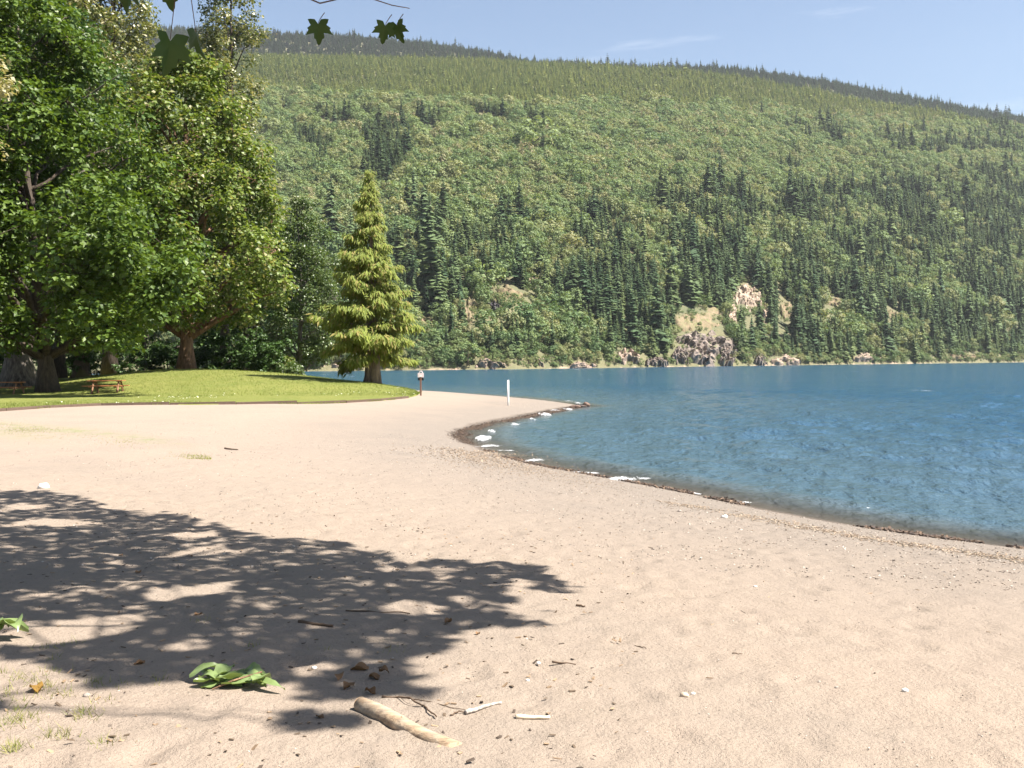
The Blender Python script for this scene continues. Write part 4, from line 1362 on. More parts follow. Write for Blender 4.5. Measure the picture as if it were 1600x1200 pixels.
M_DEB = islandmat("dark_debris", [(.035, .024, .018), (.06, .04, .028), (.10, .066, .045), (.05, .032, .025), (.15, .10, .065)])
M_CHIP = islandmat("bark_chips", [(.27, .20, .14), (.31, .25, .18), (.21, .155, .11), (.33, .27, .21), (.24, .18, .13)])
M_PEB = islandmat("pebble_mix", [(.22, .185, .155), (.27, .22, .18), (.17, .145, .125), (.34, .28, .23), (.25, .20, .16), (.44, .39, .34)])
inner = [(735, 693), (727, 688), (718, 681), (722, 676), (728, 671), (748, 665), (770, 660), (820, 650), (870, 640.5), (897, 635.5)]
P = along(inner, 6500, .17, 1, .06); chips(len(P), P, .02, .085, .35, M_DEB, 'shore_debris', 'dark brown band of bark and weed round the inner bay', 1, 1.8)
nearl = [(1640, 864), (1600, 858), (1450, 839), (1300, 816), (1180, 793), (1080, 771), (1000, 756), (900, 738), (830, 725), (765, 705)]
P = along(nearl, 3000, .09, 2, .02, .52); chips(len(P), P, .015, .08, .5, M_DEB, 'wet_debris', 'dark wet twigs and bark in patches along the near waterline', 2, 2.2)
lit = [(1640, 893), (1560, 876), (1450, 860), (1350, 842), (1250, 822), (1150, 804), (1050, 786), (980, 774)]
P = along(lit, 1900, .19, 3, .2, .35); chips(len(P), P, .010, .045, .16, M_CHIP, 'bark_litter', 'line of pale orange bark chips left along the beach', 3, 3.0)
lit2 = [(960, 770), (900, 756), (850, 742), (800, 728), (760, 714), (735, 700)]
P = along(lit2, 3000, .75, 4, .2); chips(len(P), P, .012, .05, .2, M_CHIP, 'bark_litter', 'wide scatter of reddish bark chips on the bend of the beach', 4, 2.5)
# small stones over the sand, denser towards the water
r = np.random.default_rng(6)
def stones(n, D0_, D1_, smin, smax, seed):
    r = np.random.default_rng(seed)
    D = D0_ * (D1_ / D0_) ** r.random(n * 3); u = r.uniform(-.56, .56, n * 3)
    x, y = u * D, D
    sd = shore_sd(x, y)
    m = (sd > .25) & (vnoise(x / .7, y / .7, seed) * .6 + vnoise(x / .2, y / .2, seed + 3) * .4 + .28 * np.exp(-np.maximum(sd - 2.5, 0) / 2.5) > .56) & (r.random(n * 3) < .30 + .70 * np.exp(-np.maximum(sd - 2.5, 0) / 2.5)) & (y < np.interp(u, eu, EDGE[:, 1] - .3, left=44, right=99))
    x, y = x[m][:n], y[m][:n]
    return np.stack([x, y, sand_z(x, y) + .001], -1)
P = stones(2600, 3.2, 12, 1, 1, 6); chips(len(P), P, .003, .010, .6, M_PEB, 'small_pebbles', 'small mixed pebbles strewn over the near sand', 6, 1.3)
P = stones(9000, 9, 34, 1, 1, 7); chips(len(P), P, .006, .022, .6, M_PEB, 'gravel', 'coarse gravel scattered between sand and waterline', 7, 1.3)
M_TWIG = islandmat("twig_bits", [(.10, .07, .045), (.19, .13, .08), (.06, .042, .03), (.30, .21, .13)])
P = stones(500, 3.2, 25, 1, 1, 8); chips(len(P), P, .012, .05, .12, M_TWIG, 'twig_litter', 'tiny twigs and dry leaf bits scattered over the sand', 8, 7.0)
r = np.random.default_rng(66)
D = 4.0 + 9 * r.random(900); u = r.uniform(-.56, .12, 900); P = np.stack([u * D, D, sand_z(u * D, D) + .006], -1)
chips(len(P), P, .008, .035, .15, M_TWIG, 'leaf_litter', 'brown scraps of leaves and bark under the tree shade', 9, 2.2)
# ------------------------------------------------------------------ overhanging maple: its boughs hang above the frame and shade the sand
og = np.random.default_rng(404)


def inpoly(px, py, poly):
    ins = np.zeros(px.shape, bool)
    n = len(poly)
    for i in range(n):
        (ax, ay), (bx_, by_) = poly[i], poly[(i + 1) % n]
        if ay != by_: ins ^= ((ay > py) != (by_ > py)) & (px < (bx_ - ax) * (py - ay) / (by_ - ay) + ax)
    return ins


SHADE = [(-900, 770), (-200, 752), (0, 766), (60, 766), (150, 783), (165, 797), (270, 800), (330, 816), (400, 838), (520, 845), (606, 860), (600, 872), (640, 884), (690, 871), (780, 879), (850, 883), (846, 897), (905, 910), (882, 926),
         (914, 946), (860, 950), (800, 964), (857, 975), (760, 981), (695, 988), (700, 1012), (640, 1028), (640, 1074), (600, 1094), (555, 1080), (500, 1092), (440, 1050), (330, 1042), (280, 1066), (140, 1070), (125, 1048),
         (30, 1028), (110, 1006), (215, 985), (235, 955), (120, 966), (0, 972), (-400, 1010), (-900, 1000)]
EXTRA = [(500, 1124, 56, 16), (545, 1072, 70, 18), (610, 1052, 40, 22), (420, 1050, 110, 14), (200, 1052, 70, 12), (655, 1079, 26, 5), (20, 1022, 36, 7), (-120, 1100, 120, 30), (60, 775, 60, 6)]
LIT = [(150, 914, 95, 12), (60, 930, 70, 10), (640, 950, 55, 12), (720, 935, 25, 8), (560, 1020, 30, 8)]
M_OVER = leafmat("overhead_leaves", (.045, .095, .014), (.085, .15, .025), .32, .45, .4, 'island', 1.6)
M_HANG_SHADED = leafmat("hanging_leaves_shaded", (.026, .058, .010), (.042, .082, .015), .14, .5, .3, 'island', 1.4)  # darker than the overhead leaves: shade under the crown put into the colour
trunk_at = np.array([-9.0, 2.2, 0.0]); trunk_at[2] = float(sand_z(-9.0, 2.2))
ot = obj('overhanging_maple', None, label='big maple whose leafy boughs hang into the top of the picture and shade the sand', cat='tree', loc=trunk_at)
# ground points that lie in shade -> leaves up along the sun's direction
n = 150000
D = 4.2 + 12.5 * og.random(n); u = og.uniform(-1.0, .12, n)
gxp = np.stack([u * D, D, sand_z(u * D, D, fine=False)], -1)
qx, qy = proj(gxp)
jx = qx + og.normal(0, 5, n)
ok = inpoly(jx, qy, SHADE)
EXT = np.zeros(n, bool)
for cx, cy, rx, ry in EXTRA: EXT |= ((qx - cx) / rx) ** 2 + ((qy - cy) / ry) ** 2 < 1
for cx, cy, rx, ry in LIT: ok &= ~(((qx - cx) / rx) ** 2 + ((qy - cy) / ry) ** 2 < og.uniform(.6, 1.2, n))
# flecks of light between the sprays
fl = vnoise(gxp[:, 0] / .30, gxp[:, 1] / .42, 5) * .6 + vnoise(gxp[:, 0] / .9, gxp[:, 1] / .9, 6) * .4
core = sstep(1.0, .2, np.clip((qx - 430) / 450, 0, 1)) * sstep(1090, 960, qy)
ok &= fl > .415 - .11 * core
ok |= EXT & (fl > .25)
gxp = gxp[ok]; qx, qy = qx[ok], qy[ok]
gxp = gxp[:19000]; qx, qy = qx[:19000], qy[:19000]
lvl = 5.6 + 1.6 * vnoise(gxp[:, 0] / 1.3, gxp[:, 1] / 1.3, 13) + og.uniform(0, .9, len(gxp))
LP = gxp + SUND * (lvl / SUND[2])[:, None]
for _ in range(40):
    ax_, ay_ = proj(LP)
    low = (ay_ > -45) & (ax_ > -80)
    if not low.any(): break
    lvl = np.where(low, lvl + .25, lvl)
    LP = gxp + SUND * (lvl / SUND[2])[:, None]
# more crown higher up and around the trunk, outside the picture
m = 6500
a = og.random(m) * 6.283; rr = og.random(m) ** .5 * 5.5
UP = np.stack([-10.5 + np.cos(a) * rr, 0.5 + np.sin(a) * rr * .9, 7 + 7.5 * og.random(m)], -1)
BLOCK_P = np.vstack([at(a_, b_, d_) + SUND * og.uniform(1.0, 3.4, (420, 1)) + og.normal(0, .34, (420, 3)) for a_, b_, d_ in [(262, 90, 7.0), (300, 70, 7.0), (497, 50, 7.6), (612, 50, 7.9)]])  # leaves added out of view, sunward of the hanging leaves, to shade them
hx, hy = proj(BLOCK_P)
BLOCK_P = BLOCK_P[hy < -20]
ALLP = np.vstack([LP, UP, BLOCK_P])

# leaf outline with five lobes
ang = np.radians([180, 145, 112, 88, 58, 32, 12, 0, -12, -32, -58, -88, -112, -145])
lr = np.array([.10, .42, .62, .40, .88, .52, .80, 1.0, .80, .52, .88, .40, .62, .42])
OUT = np.stack([np.cos(ang) * lr + .12, np.sin(ang) * lr], -1)


def lobed(P, T_, N_, size, curl=.18):
    n = len(P)
    S = np.cross(N_, T_)
    pts_ = np.vstack([[0.12, 0], OUT])
    rr2 = (pts_ ** 2).sum(1)
    V = P[:, None] + size[:, None, None] * (pts_[None, :, :1] * T_[:, None] + pts_[None, :, 1:] * S[:, None] - curl * (rr2[None, :, None] - .5 * np.abs(pts_[None, :, 1:])) * N_[:, None])
    k = len(OUT)
    t = np.array([[0, i + 1, (i + 1) % k + 1] for i in range(k)])
    return V.reshape(-1, 3), (t[None] + np.arange(n)[:, None, None] * (k + 1)).reshape(-1, 3)


n = len(ALLP)
Nn = nrm(np.array([0, 0, 1.0]) + og.normal(0, .42, (n, 3)))
Tn = og.normal(size=(n, 3)); Tn = nrm(Tn - Nn * (Tn * Nn).sum(1, keepdims=True))
V, T = lobed(ALLP - trunk_at, Tn, Nn, og.uniform(.075, .125, n))
obj('foliage', mesh('foliage', V, T, [M_OVER]), ot, kind='stuff')
b = MB()
hs = np.linspace(0, 1, 10)
b.tube(np.stack([-.8 * hs, .3 * np.sin(hs * 3), hs * 13 - .3], -1), .55 * (1 - .85 * hs) * (1 + .6 * np.exp(-hs * 20)), 14, .07)
obj('trunk', b.mesh('trunk', [M_BARK], True), ot)
# limbs to spread targets, twigs from the limbs to the leaves
C_ = LP - trunk_at
tgt = [C_[og.integers(len(C_))]]
for _ in range(17):
    cand = C_[og.integers(len(C_), size=300)]
    dm = np.min(np.linalg.norm(cand[:, None] - np.array(tgt)[None], axis=-1), axis=1)
    tgt.append(cand[np.argmax(dm)])
limP = []
for t_ in tgt:
    s = np.array([-.2, .1, og.uniform(3.6, 7.0)])
    P = bez(s, t_ + [0, 0, .12], .9, 12)
    P[1:-1] += og.normal(0, .07, P[1:-1].shape)
    b = MB(); b.tube(P, np.linspace(.15, .012, 12), 7, .06)
    obj('limb', b.mesh('limb', [M_BARK], True), ot)
    limP.append(P)
AL = np.vstack([np.stack([np.interp(np.linspace(0, 1, 40), np.linspace(0, 1, 12), P[:, j]) for j in range(3)], -1) for P in limP])
tw = MB()
for c in C_[::14]:
    d = np.linalg.norm(AL - c, axis=1); j = int(np.argmin(d))
    if .15 < d[j] < 4: tw.tube(bez(AL[j], c, .12 * d[j], 4), [.016, .012, .008, .004], 4)
obj('twigs', tw.mesh('twigs', [M_BARK]), ot, kind='stuff')

# leaves that dip into the picture from the lowest twigs
ang2 = np.radians([180, 150, 128, 116, 100, 88, 74, 66, 54, 46, 32, 22, 14, 7, 0])
lr2 = np.array([.06, .34, .50, .62, .50, .42, .66, .62, .90, .66, .50, .74, .72, .90, 1.0])
ang2 = np.concatenate([ang2, -ang2[1:-1][::-1]]); lr2 = np.concatenate([lr2, lr2[1:-1][::-1]])


def hang(px, py, D, size, roll, yaw, bend=.25):
    """one big leaf hanging by its stalk from above; px, py its stalk end"""
    k = len(ang2)
    x = (np.cos(ang2) * lr2 + .10); y = np.sin(ang2) * lr2
    rings = [.0, .55, 1.0]
    V = [[.1, 0, 0]]
    for g in rings[1:]:
        for i in range(k): V.append([.1 + (x[i] - .1) * g, y[i] * g, 0])
    V = np.array(V)
    V[:, 2] = -bend * (V[:, 0] ** 2) + .28 * np.abs(V[:, 1]) - .05 * np.cos(V[:, 1] * 9) * V[:, 0]
    F3 = [[0, 1 + i, 1 + (i + 1) % k] for i in range(k)]
    F4 = [[1 + i, 1 + k + i, 1 + k + (i + 1) % k, 1 + (i + 1) % k] for i in range(k)]
    V = V * size
    # leaf axis hangs down; its face turned by yaw
    T_ = nrm(np.array([math.sin(roll), .15, -math.cos(roll)]))
    Nq = np.array([math.sin(yaw), -math.cos(yaw), .3]); Nq = nrm(Nq - T_ * (Nq @ T_)); S = np.cross(Nq, T_)
    Wd = V[:, :1] * T_ + V[:, 1:2] * S + V[:, 2:] * Nq
    p = at(px, py, D)
    obj('leaf', mesh('leaf', Wd, [np.array(F3), np.array(F4)], [M_HANG_SHADED], True), ot, loc=p - trunk_at)
    return p


twg = MB()
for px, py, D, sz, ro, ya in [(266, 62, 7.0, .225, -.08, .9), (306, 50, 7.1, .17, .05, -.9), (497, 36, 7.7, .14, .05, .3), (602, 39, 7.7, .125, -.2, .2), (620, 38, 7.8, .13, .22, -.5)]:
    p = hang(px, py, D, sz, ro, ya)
    c = p - trunk_at
    top = at(px + 18 * math.sin(px), -70, D + .3) - trunk_at
    top = at(px + 10, py - 16, D + .05) - trunk_at if px > 400 else top
    twg.tube(bez(c, top, .01, 5), [.0025, .003, .003, .0035, .004], 4)
    if px > 400: continue
    j = int(np.argmin(np.linalg.norm(AL - top, axis=1)))
    twg.tube(bez(top, AL[j], .1, 5), [.008, .009, .010, .012, .014], 4)
tq = np.array([at(q_[0], q_[1], q_[2]) for q_ in [(640, 13, 7.8), (612, 8, 7.75), (560, -9, 7.75), (500, 5, 7.7), (455, -14, 7.7), (400, -60, 7.7)]]) - trunk_at
twg.tube(tq, [.003, .004, .005, .006, .007, .008], 5)
j = int(np.argmin(np.linalg.norm(AL - tq[-1], axis=1))); twg.tube(bez(tq[-1], AL[j], .1, 5), [.008, .009, .010, .012, .014], 4)
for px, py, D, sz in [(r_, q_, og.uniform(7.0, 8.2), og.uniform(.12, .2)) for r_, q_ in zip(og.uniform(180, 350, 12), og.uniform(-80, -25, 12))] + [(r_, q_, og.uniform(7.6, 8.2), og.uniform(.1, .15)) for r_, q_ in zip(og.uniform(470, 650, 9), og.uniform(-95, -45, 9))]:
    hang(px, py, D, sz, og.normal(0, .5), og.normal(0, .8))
obj('hanging_twigs', twg.mesh('hanging_twigs', [M_BARK]), ot)

# a pale leaved tree just outside the left edge; only its drooping shoots show
M_PALEL = leafmat("pale_shoot_leaves", (.17, .17, .075), (.33, .30, .17), .3, .4, .5, 'island', 1.4)
leafy_tree('pale_leaved_tree', 'pale leaved tree outside the left edge with drooping shoots at the upper left', 'tree', None, foot(-175, 640, 46), 18.5, .25, [(.55, .4), (.7, 1.0), (.85, .9), (.98, .4)], 5.2, 90, 70, .20, M_PALEL, M_BARKG, 501, .8, gap=.6)

# ------------------------------------------------------------------ things lying on the near sand
def onsand(px, py):
    z = .7
    for _ in range(4):
        p = onz(px, py, z); z = float(sand_z(p[0], p[1]))
    return np.array([p[0], p[1], z])


M_FRESH = leafmat("fresh_torn_leaves", (.10, .165, .045), (.22, .28, .12), .2, .36, .6, 'island', 1.4)


def leafblade(L, Wd, seed, curl=.3, nU=7, nV=5, wav=.12):
    r = np.random.default_rng(seed)
    u, v = np.meshgrid(np.linspace(0, 1, nU), np.linspace(-1, 1, nV), indexing='ij')
    w = np.sin(np.pi * u ** .8) ** .8 * (1 - .15 * np.abs(np.sin(u * 14)))
    x = (u - .5) * L; y = v * w * Wd / 2
    z = curl * Wd * (v ** 2) * w * r.uniform(.3, 1) + wav * Wd * np.sin(u * r.uniform(5, 9) + v * 2 + r.random() * 6) + L * r.uniform(-.1, .25) * np.sin(np.pi * u)
    return np.stack([x, y, z], -1).reshape(-1, 3), grid_faces(nU, nV)


c0 = onsand(368, 1072)
e = obj('leaf_heap', None, label='crumpled heap of torn green leaves lying on the sand by the shade', cat='leaf heap', loc=c0)
r = np.random.default_rng(55)
spec = [(-.19, .09, .28, .13, .4), (-.17, .03, .24, .12, 2.5), (-.13, -.01, .26, .13, .2), (-.10, .06, .22, .12, 1.0), (-.03, .02, .30, .15, -.3), (.02, .07, .30, .15, .15), (.07, .03, .26, .15, 2.8), (.05, -.03, .28, .12, .3),
        (.12, -.02, .24, .13, -.6), (.17, -.04, .22, .13, 1.2), (.22, -.07, .26, .08, -.35), (-.07, -.03, .28, .09, .1), (.00, .00, .26, .14, .9), (-.15, .06, .2, .1, -1.0), (.10, .06, .2, .12, -.4), (-.22, .10, .15, .07, 2.2)]
for i, (x, y, L, w_, a) in enumerate(spec):
    V, Q = leafblade(L * .78, w_ * .72, 60 + i, .35, nU=12, nV=7, wav=.16)
    V[:, 2] += .022 * fbm(V[:, 0] * 22 + i * 5, V[:, 1] * 30, 2, i)
    V = V @ rotz(a).T
    tilt = r.normal(0, .35); V[:, 2] += V[:, 1] * tilt
    V += [x * .92, y * 1.35, 0]
    gz = sand_z(V[:, 0] + c0[0], V[:, 1] + c0[1]) - c0[2]
    V[:, 2] *= .62
    V[:, 2] += .004 + .022 * r.random() - min(0, V[:, 2].min())
    V[:, 2] = np.maximum(V[:, 2], gz + .004)
    obj('leaf', mesh('leaf', V, Q, [M_FRESH], True), e)
b = MB(); b.tube([(-.10, -.09, .012), (0, -.05, .045), (.14, .02, .07)], [.004, .006, .005], 6); obj('stalk', b.mesh('stalk', [M_BARK]), e)
c0 = onsand(8, 999)
e = obj('torn_leaf', None, label='single broad green leaf lying on the sand at the left edge', cat='leaf', loc=c0)
for i, (x, y, L, w_, a) in enumerate([(0, .02, .26, .20, .2), (-.08, 0, .22, .16, 2.2), (.06, -.02, .16, .13, -.8)]):
    V, Q = leafblade(L, w_, 80 + i, .35, wav=.10); V = V @ rotz(a).T + [x, y, .05 + .01 * i]
    gz = sand_z(V[:, 0] + c0[0], V[:, 1] + c0[1]) - c0[2]
    V[:, 2] = np.maximum(V[:, 2], gz + .004)
    obj('leaf_lobe', mesh('leaf_lobe', V, Q, [M_FRESH], True), e)

k = N("weathered_log")
mp = k.n('ShaderNodeMapping'); k.set(mp.inputs[0], k.coords()); mp.inputs['Rotation'].default_value = (0, 0, .92); mp.inputs['Scale'].default_value = (2.2, 26, 26)
f = k.noise(1.0, 6, .65, mp.outputs[0]); f2 = k.noise(9, 4, .6)
c = k.mix(k.ramp(f, .34, .66), (.20, .135, .085), (.50, .375, .25)); c = k.mix(k.math('MULTIPLY', k.ramp(f2, .5, .7), .5), c, (.30, .27, .23))
k.P(Base_Color=c, Roughness=.85, Normal=k.bump(f, .012))
M_LOG = k.m
M_LOGE = plain("log_end", (.40, .26, .15), .8, .25, 30)
M_PEEL = plain("peeled_stick", (.66, .55, .40), .6, .15, 20, .003)
M_GREYS = barkmat("grey_stick_bark", (.20, .17, .145), (.62, .57, .51), 14, .4, .004)
M_DRY = plain("dark_twig", (.09, .06, .04), .9, .4, 30)
a_, b_ = onsand(562, 1108), onsand(712, 1166)
e = obj('driftwood_log', None, label='smooth tan driftwood log half buried at the bottom of the picture', cat='log', loc=a_)
d_ = b_ - a_
t = np.linspace(0, 1, 12)[:, None]
P = d_ * t + [0, 0, .022] + np.stack([.006 * np.sin(t[:, 0] * 7), .006 * np.cos(t[:, 0] * 5), -.045 * t[:, 0]], -1)
b = MB(); b.tube(P, 0.038 + .004 * np.sin(t[:, 0] * 6) + .006 * t[:, 0], 16, .03); obj('stem', b.mesh('stem', [M_LOG], True), e)
ax = nrm(d_[None])[0]
b = MB(); b.tube([P[0] - ax * .008, P[0] - ax * .002], [.032, .037], 16); obj('cut_end', b.mesh('cut_end', [M_LOGE], True), e)
b = MB(); b.tube([P[5] + [0, 0, .026], P[5] + ax * .012 + [.004, 0, .044]], [.012, .008], 8); obj('branch_stub', b.mesh('branch_stub', [M_LOG], True), e)


def stick(name, pix, rad, mat, label, cat, lift=.012, wob=.004, n=7):
    K = np.array([onsand(*p) for p in pix])
    tt = np.linspace(0, 1, max(len(pix) * 3, 6)); t0 = np.linspace(0, 1, len(pix))
    P = np.stack([np.interp(tt, t0, K[:, j]) for j in range(3)], -1)
    P[:, 2] = np.maximum(P[:, 2], sand_z(P[:, 0], P[:, 1])) + lift
    P += og.normal(0, wob, P.shape)
    b = MB(); b.tube(P - K[0], np.linspace(rad, rad * .6, len(P)), n, .10)
    return obj(name, b.mesh(name, [mat], True), label=label, cat=cat, loc=K[0])


stick('stick', [(728, 1117), (755, 1108), (783, 1101)], .0115, M_GREYS, 'whitish bark covered stick lying slantwise right of the log', 'stick', .012, .001)
stick('stick', [(806, 1123), (835, 1124), (859, 1123.5)], .0125, M_PEEL, 'short peeled cream stick lying flat at the bottom edge', 'stick', .010, .0008)
stick('twig', [(596, 1092), (628, 1093), (655, 1103), (668, 1113), (683, 1122)], .006, M_DRY, 'long crooked dark twig above the driftwood log', 'twig', .012, .003)
stick('twig', [(620, 1090), (660, 1097), (700, 1106), (735, 1113)], .003, M_DRY, 'thin brown rootlet running from the crooked twig to the whitish stick', 'twig', .006, .003)
stick('twig', [(704, 1120), (718, 1115), (732, 1117)], .0045, M_DRY, 'short forked twig end touching the whitish stick', 'twig', .010, .002)
stick('twig', [(862, 1036), (882, 1038), (900, 1040)], .0065, M_DRY, 'short dark twig beside the white pebble on open sand', 'twig', .008, .002)
stick('stick', [(466, 974), (490, 977), (520, 981)], .014, M_DRY, 'thick dark stick lying in the tree shade', 'stick', .012, .002)
stick('twig', [(540, 955), (590, 957), (640, 960)], .006, M_DRY, 'slim twig in the shade near the sunlit gap', 'twig', .006, .003)
stick('twig', [(992, 1010), (1010, 1014)], .004, M_DRY, 'short twig on the bare sand right of the shade tip', 'twig', .006, .002)
stick('twig', [(1143, 1022), (1160, 1023)], .004, M_DRY, 'small straight twig on the bare sand in the middle right', 'twig', .006, .002)
stick('twig', [(351, 702), (372, 704)], .02, M_DRY, 'small dark stick far back on the sand below the lawn', 'stick', .02, .004)
stick('stick', [(900, 947), (914, 949)], .010, M_DRY, 'dark stick lying at the very tip of the tree shade', 'stick', .008, .002)

M_PW = plain("white_pebble", (.74, .70, .64), .7, .1, 30)
M_PG = plain("grey_pebble", (.28, .24, .21), .8, .2, 30)
M_PT = plain("tan_pebble", (.50, .40, .30), .8, .2, 30)
for i, (px, py, s, m_, lab) in enumerate([(841, 1037, .014, M_PW, 'round white pebble beside the short dark twig'), (68, 763, .10, M_PW, 'flat white stone just beyond the far edge of the shade'), (1070, 1088, .026, M_PT, 'tan stone paired with a pale chip on the right sand'), (1083, 1085, .014, M_PW, 'pale chip beside the tan stone on the right sand'),
                                          (1414, 1080, .020, M_PW, 'flat white pebble near the right edge of the near sand'), (1280, 1066, .011, M_PG, 'small grey pebble between the tan stone and the flat white one'), (1307, 1075, .012, M_PG, 'grey pebble just below right of the small grey one'), (135, 1088, .022, M_PG, 'dark grey stone on the sand left of the leaf heap'),
                                          (1180, 917, .017, M_PW, 'white chip in the middle of the bare sand'), (1185, 976, .014, M_PG, 'small upright dark pebble on the bare sand'), (1132, 807, .05, M_PW, 'pale stone lying among the bark chips near the water'), (1062, 798, .035, M_PG, 'dark pebble inland of the bark chip line'), (825, 1064, .012, M_PW, 'tiny pale pebble below the white one'),
                                          (491, 1045, .018, M_PW, 'white scrap in the shade left of the dead leaves')]):
    c_ = onsand(px, py); lump('pebble', c_ + [0, 0, s * .25], (s, s * .8, s * .75), m_, lab, 'pebble', 30 + i, .8, 'stones lying on the sand', 6, .15, og.random() * 6)

# curled dead leaves in the shade
M_DEAD = leafmat("dead_leaves", (.11, .06, .03), (.24, .145, .08), .12, .7, .2, 'island', 1.2)
M_YEL = leafmat("yellowed_leaf", (.34, .20, .05), (.34, .20, .05), .15, .6, .3, 'island', 1.2)
for i, (px, py, s, m_, lab) in enumerate([(562, 1048, .17, M_DEAD, 'largest curled brown leaf at the right end of the shade'), (585, 1060, .15, M_DEAD, 'curled brown leaf just right of the largest one'), (545, 1076, .14, M_DEAD, 'curled brown leaf nearest the driftwood log'), (578, 1084, .12, M_DEAD, 'small curled brown leaf above the log end'), (600, 1052, .11, M_DEAD, 'small brown leaf at the lit edge of the shade'),
                                          (530, 1062, .13, M_DEAD, 'brown leaf lying left of the largest curled one'), (216, 895, .13, M_DEAD, 'dark dead leaf alone in the deep shade on the left'), (700, 974, .12, M_DEAD, 'dead leaf at the bright gap near the shade tip'), (747, 992, .07, M_DEAD, 'tiny dead leaf just outside the shade tip'), (218, 1038, .12, M_DEAD, 'reddish dead leaf behind the green heap'), (310, 961, .10, M_DEAD, 'dead leaf in the shade above the green heap'),
                                          (189, 868, .08, M_DEAD, 'small dead leaf far back in the shade'), (297, 870, .09, M_DEAD, 'dead leaf at the back of the shade right of the small one'), (57, 1080, .17, M_YEL, 'yellow brown leaf lying flat by the grass tufts'), (500, 1122, .08, M_DEAD, 'dead leaf in the lowest patch of shade')]):
    s = s * .62
    V, Q = leafblade(s, s * .75, 130 + i, .45, wav=.16)
    V = V @ rotz(og.random() * 6).T
    c_ = onsand(px, py)
    V[:, 2] = np.maximum(V[:, 2] - V[:, 2].min() * .6, sand_z(V[:, 0] + c_[0], V[:, 1] + c_[1]) - c_[2] + .004)
    obj('dead_leaf', mesh('dead_leaf', V, Q, [m_], True), label=lab, cat='dead leaf', group='dry leaves under the tree', loc=c_)

# ------------------------------------------------------------------ grass: lawn blades and sparse tufts on the sand
def blades(P, h, w, seed, lean=.35):
    r = np.random.default_rng(seed); n = len(P)
    a = r.random(n) * 6.283
    s = np.stack([np.cos(a), np.sin(a), 0 * a], -1) * (w / 2)
    h = h * r.uniform(.5, 1.3, n)
    tipo = np.stack([r.normal(0, lean, n) * h, r.normal(0, lean, n) * h, h], -1)
    V = np.stack([P - s, P + s, P + tipo], 1).reshape(-1, 3)
    return V, np.arange(n * 3).reshape(-1, 3)


M_GR = leafmat("grass_blades", (.105, .148, .026), (.195, .22, .05), .35, .6, .3, 'island', 1.3)
r = np.random.default_rng(31)
n = 60000
u = r.uniform(eu[0], eu[-1], n)
f = np.interp(u, eu, EDGE[:, 1]); bk = np.interp(800 + u * 1600, [-420, 100, 300, 440, 500, 600, 640, 660], [100, 98, 95, 90, 84, 78, 70, 62])
D = f + .05 + np.maximum(bk - f - .1, 0) * r.random(n) ** 1.2
P = np.stack([u * D, D, lawn_z(u * D, D) - .01], -1)
V, T = blades(P, .085, .028, 5)
obj('grass', mesh('grass', V, T, [M_GR]), label='short yellow green grass blades covering the lawn', kind='stuff')
# spill-over tufts along the edging
seg_s = r.random(2600) * L_end
x = np.interp(seg_s, seg, EDGE[:, 0]) + r.normal(0, .06, 2600); y = np.interp(seg_s, seg, EDGE[:, 1]) - .10 - np.abs(r.normal(0, .10, 2600))
m = vnoise(seg_s / 1.1, 0 * seg_s, 3) > .5
V, T = blades(np.stack([x, y, sand_z(x, y)], -1)[m], .10, .02, 6, .5)
obj('edge_grass', mesh('edge_grass', V, T, [M_GR]), label='loose grass growing through the edging boards', kind='stuff')
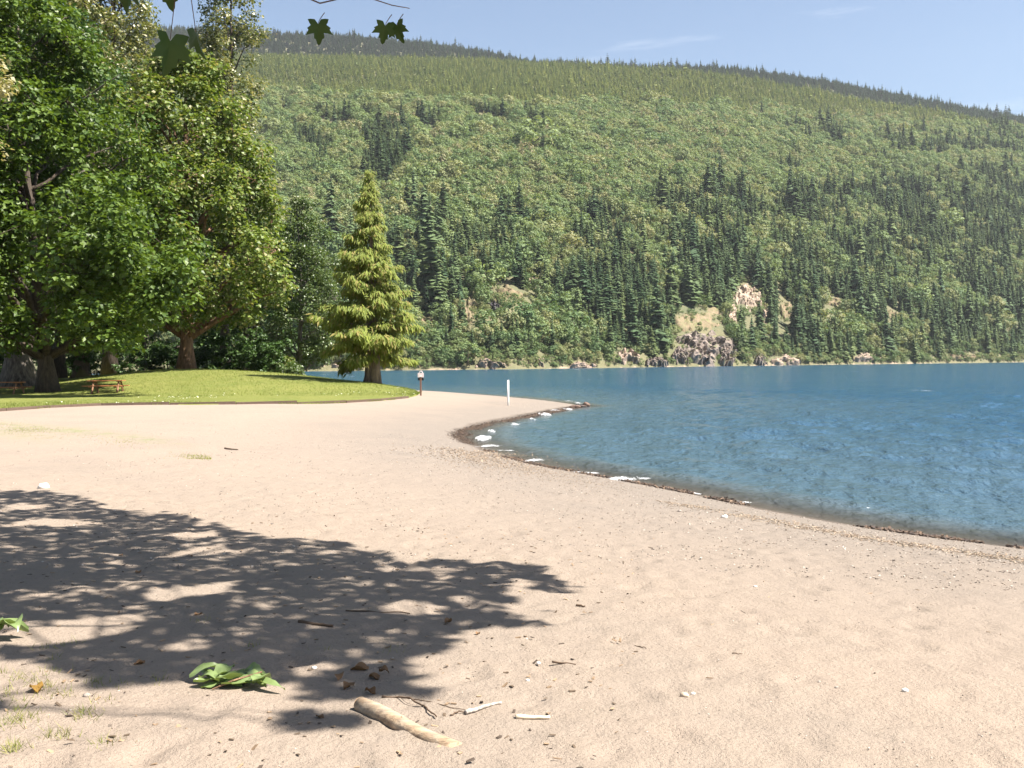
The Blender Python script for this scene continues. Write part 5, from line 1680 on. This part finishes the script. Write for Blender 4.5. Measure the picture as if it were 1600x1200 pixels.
# daisies: pale flecks in the lawn
n = 420
u = r.uniform(eu[0], eu[-1], n); f = np.interp(u, eu, EDGE[:, 1]); D = f + .5 + (np.interp(u, [-.5, -.1], [14, 10])) * r.random(n) ** 1.4
cl = vnoise(u * D / 2, D / 2, 4) > .45
u, D = u[cl], D[cl]
P = np.stack([u * D, D, lawn_z(u * D, D) + .03], -1)
chips(len(P), P, .03, .06, .4, plain("daisy_white", (.74, .74, .58), .8, .05), 'daisies', 'tiny pale daisies dotting the lawn', 41, 1.0)
M_TUFT = leafmat("sand_grass", (.13, .17, .035), (.30, .28, .10), .3, .6, .3, 'island', 1.3)
spots = [(72, 1072, 60), (66, 1048, 8), (90, 1050, 10), (130, 1115, 40), (140, 1122, 30), (20, 1128, 60), (5, 1052, 25), (60, 1010, 10), (118, 1006, 14), (95, 1012, 10), (55, 1060, 30), (80, 1088, 20), (25, 1110, 30), (316, 970, 14), (150, 1066, 25), (200, 1068, 16), (248, 1064, 16), (340, 1052, 12), (390, 1010, 10),
         (30, 1060, 30), (160, 1095, 16), (105, 1084, 20), (50, 1122, 40), (10, 1085, 26), (75, 1030, 12), (500, 1016, 8), (610, 1018, 8), (35, 1095, 16), (90, 1150, 60), (20, 1170, 70), (170, 1160, 40)]
VV, TT, nn_ = [], [], 0
for i, (px, py, cnt) in enumerate(spots):
    c_ = onsand(px, py)
    x = c_[0] + r.normal(0, .035, cnt); y = c_[1] + r.normal(0, .045, cnt)
    V, T = blades(np.stack([x, y, sand_z(x, y) - .004], -1), .045, .0045, 600 + i, .6)
    VV.append(V); TT.append(T + nn_); nn_ += len(V)
px_ = r.uniform(-100, 330, 9000); g0 = np.interp(px_, [-400, 0, 100, 200, 300, 420], [660, 664, 671, 682, 696, 712]) + r.normal(0, 3.2, 9000)
W_ = onz(px_, g0, .88); W_[:, 2] = sand_z(W_[:, 0], W_[:, 1])
W_ = W_[vnoise(W_[:, 0] / 1.5, W_[:, 1] / 1.5, 8) + r.normal(0, .16, len(W_)) > .56]
V, T = blades(W_, .028, .010, 700, .8); VV.append(V); TT.append(T + nn_)
obj('sparse_grass', mesh('sparse_grass', np.vstack(VV), np.vstack(TT), [M_TUFT]), label='sparse grass sprouting through the sand on the left', kind='stuff')

# ------------------------------------------------------------------ air
def haze(density):
    x0, x1, y0, y1, z0, z1 = -5600, 6600, -400, 3500, -14, 1050
    b = MB(); b.box(((x0 + x1) / 2, (y0 + y1) / 2, (z0 + z1) / 2), (x1 - x0, y1 - y0, z1 - z0))
    k = N("air")
    k.t.nodes.remove(k.p)
    v = k.n('ShaderNodeVolumePrincipled')
    v.inputs['Color'].default_value = (.86, .92, 1.0, 1); v.inputs['Density'].default_value = density; v.inputs['Anisotropy'].default_value = .1
    k.t.links.new(v.outputs[0], k.out.inputs['Volume'])
    obj('haze', b.mesh('haze', [k.m]), kind='stuff', label='thin bluish summer haze over the lake')


haze(HAZE)
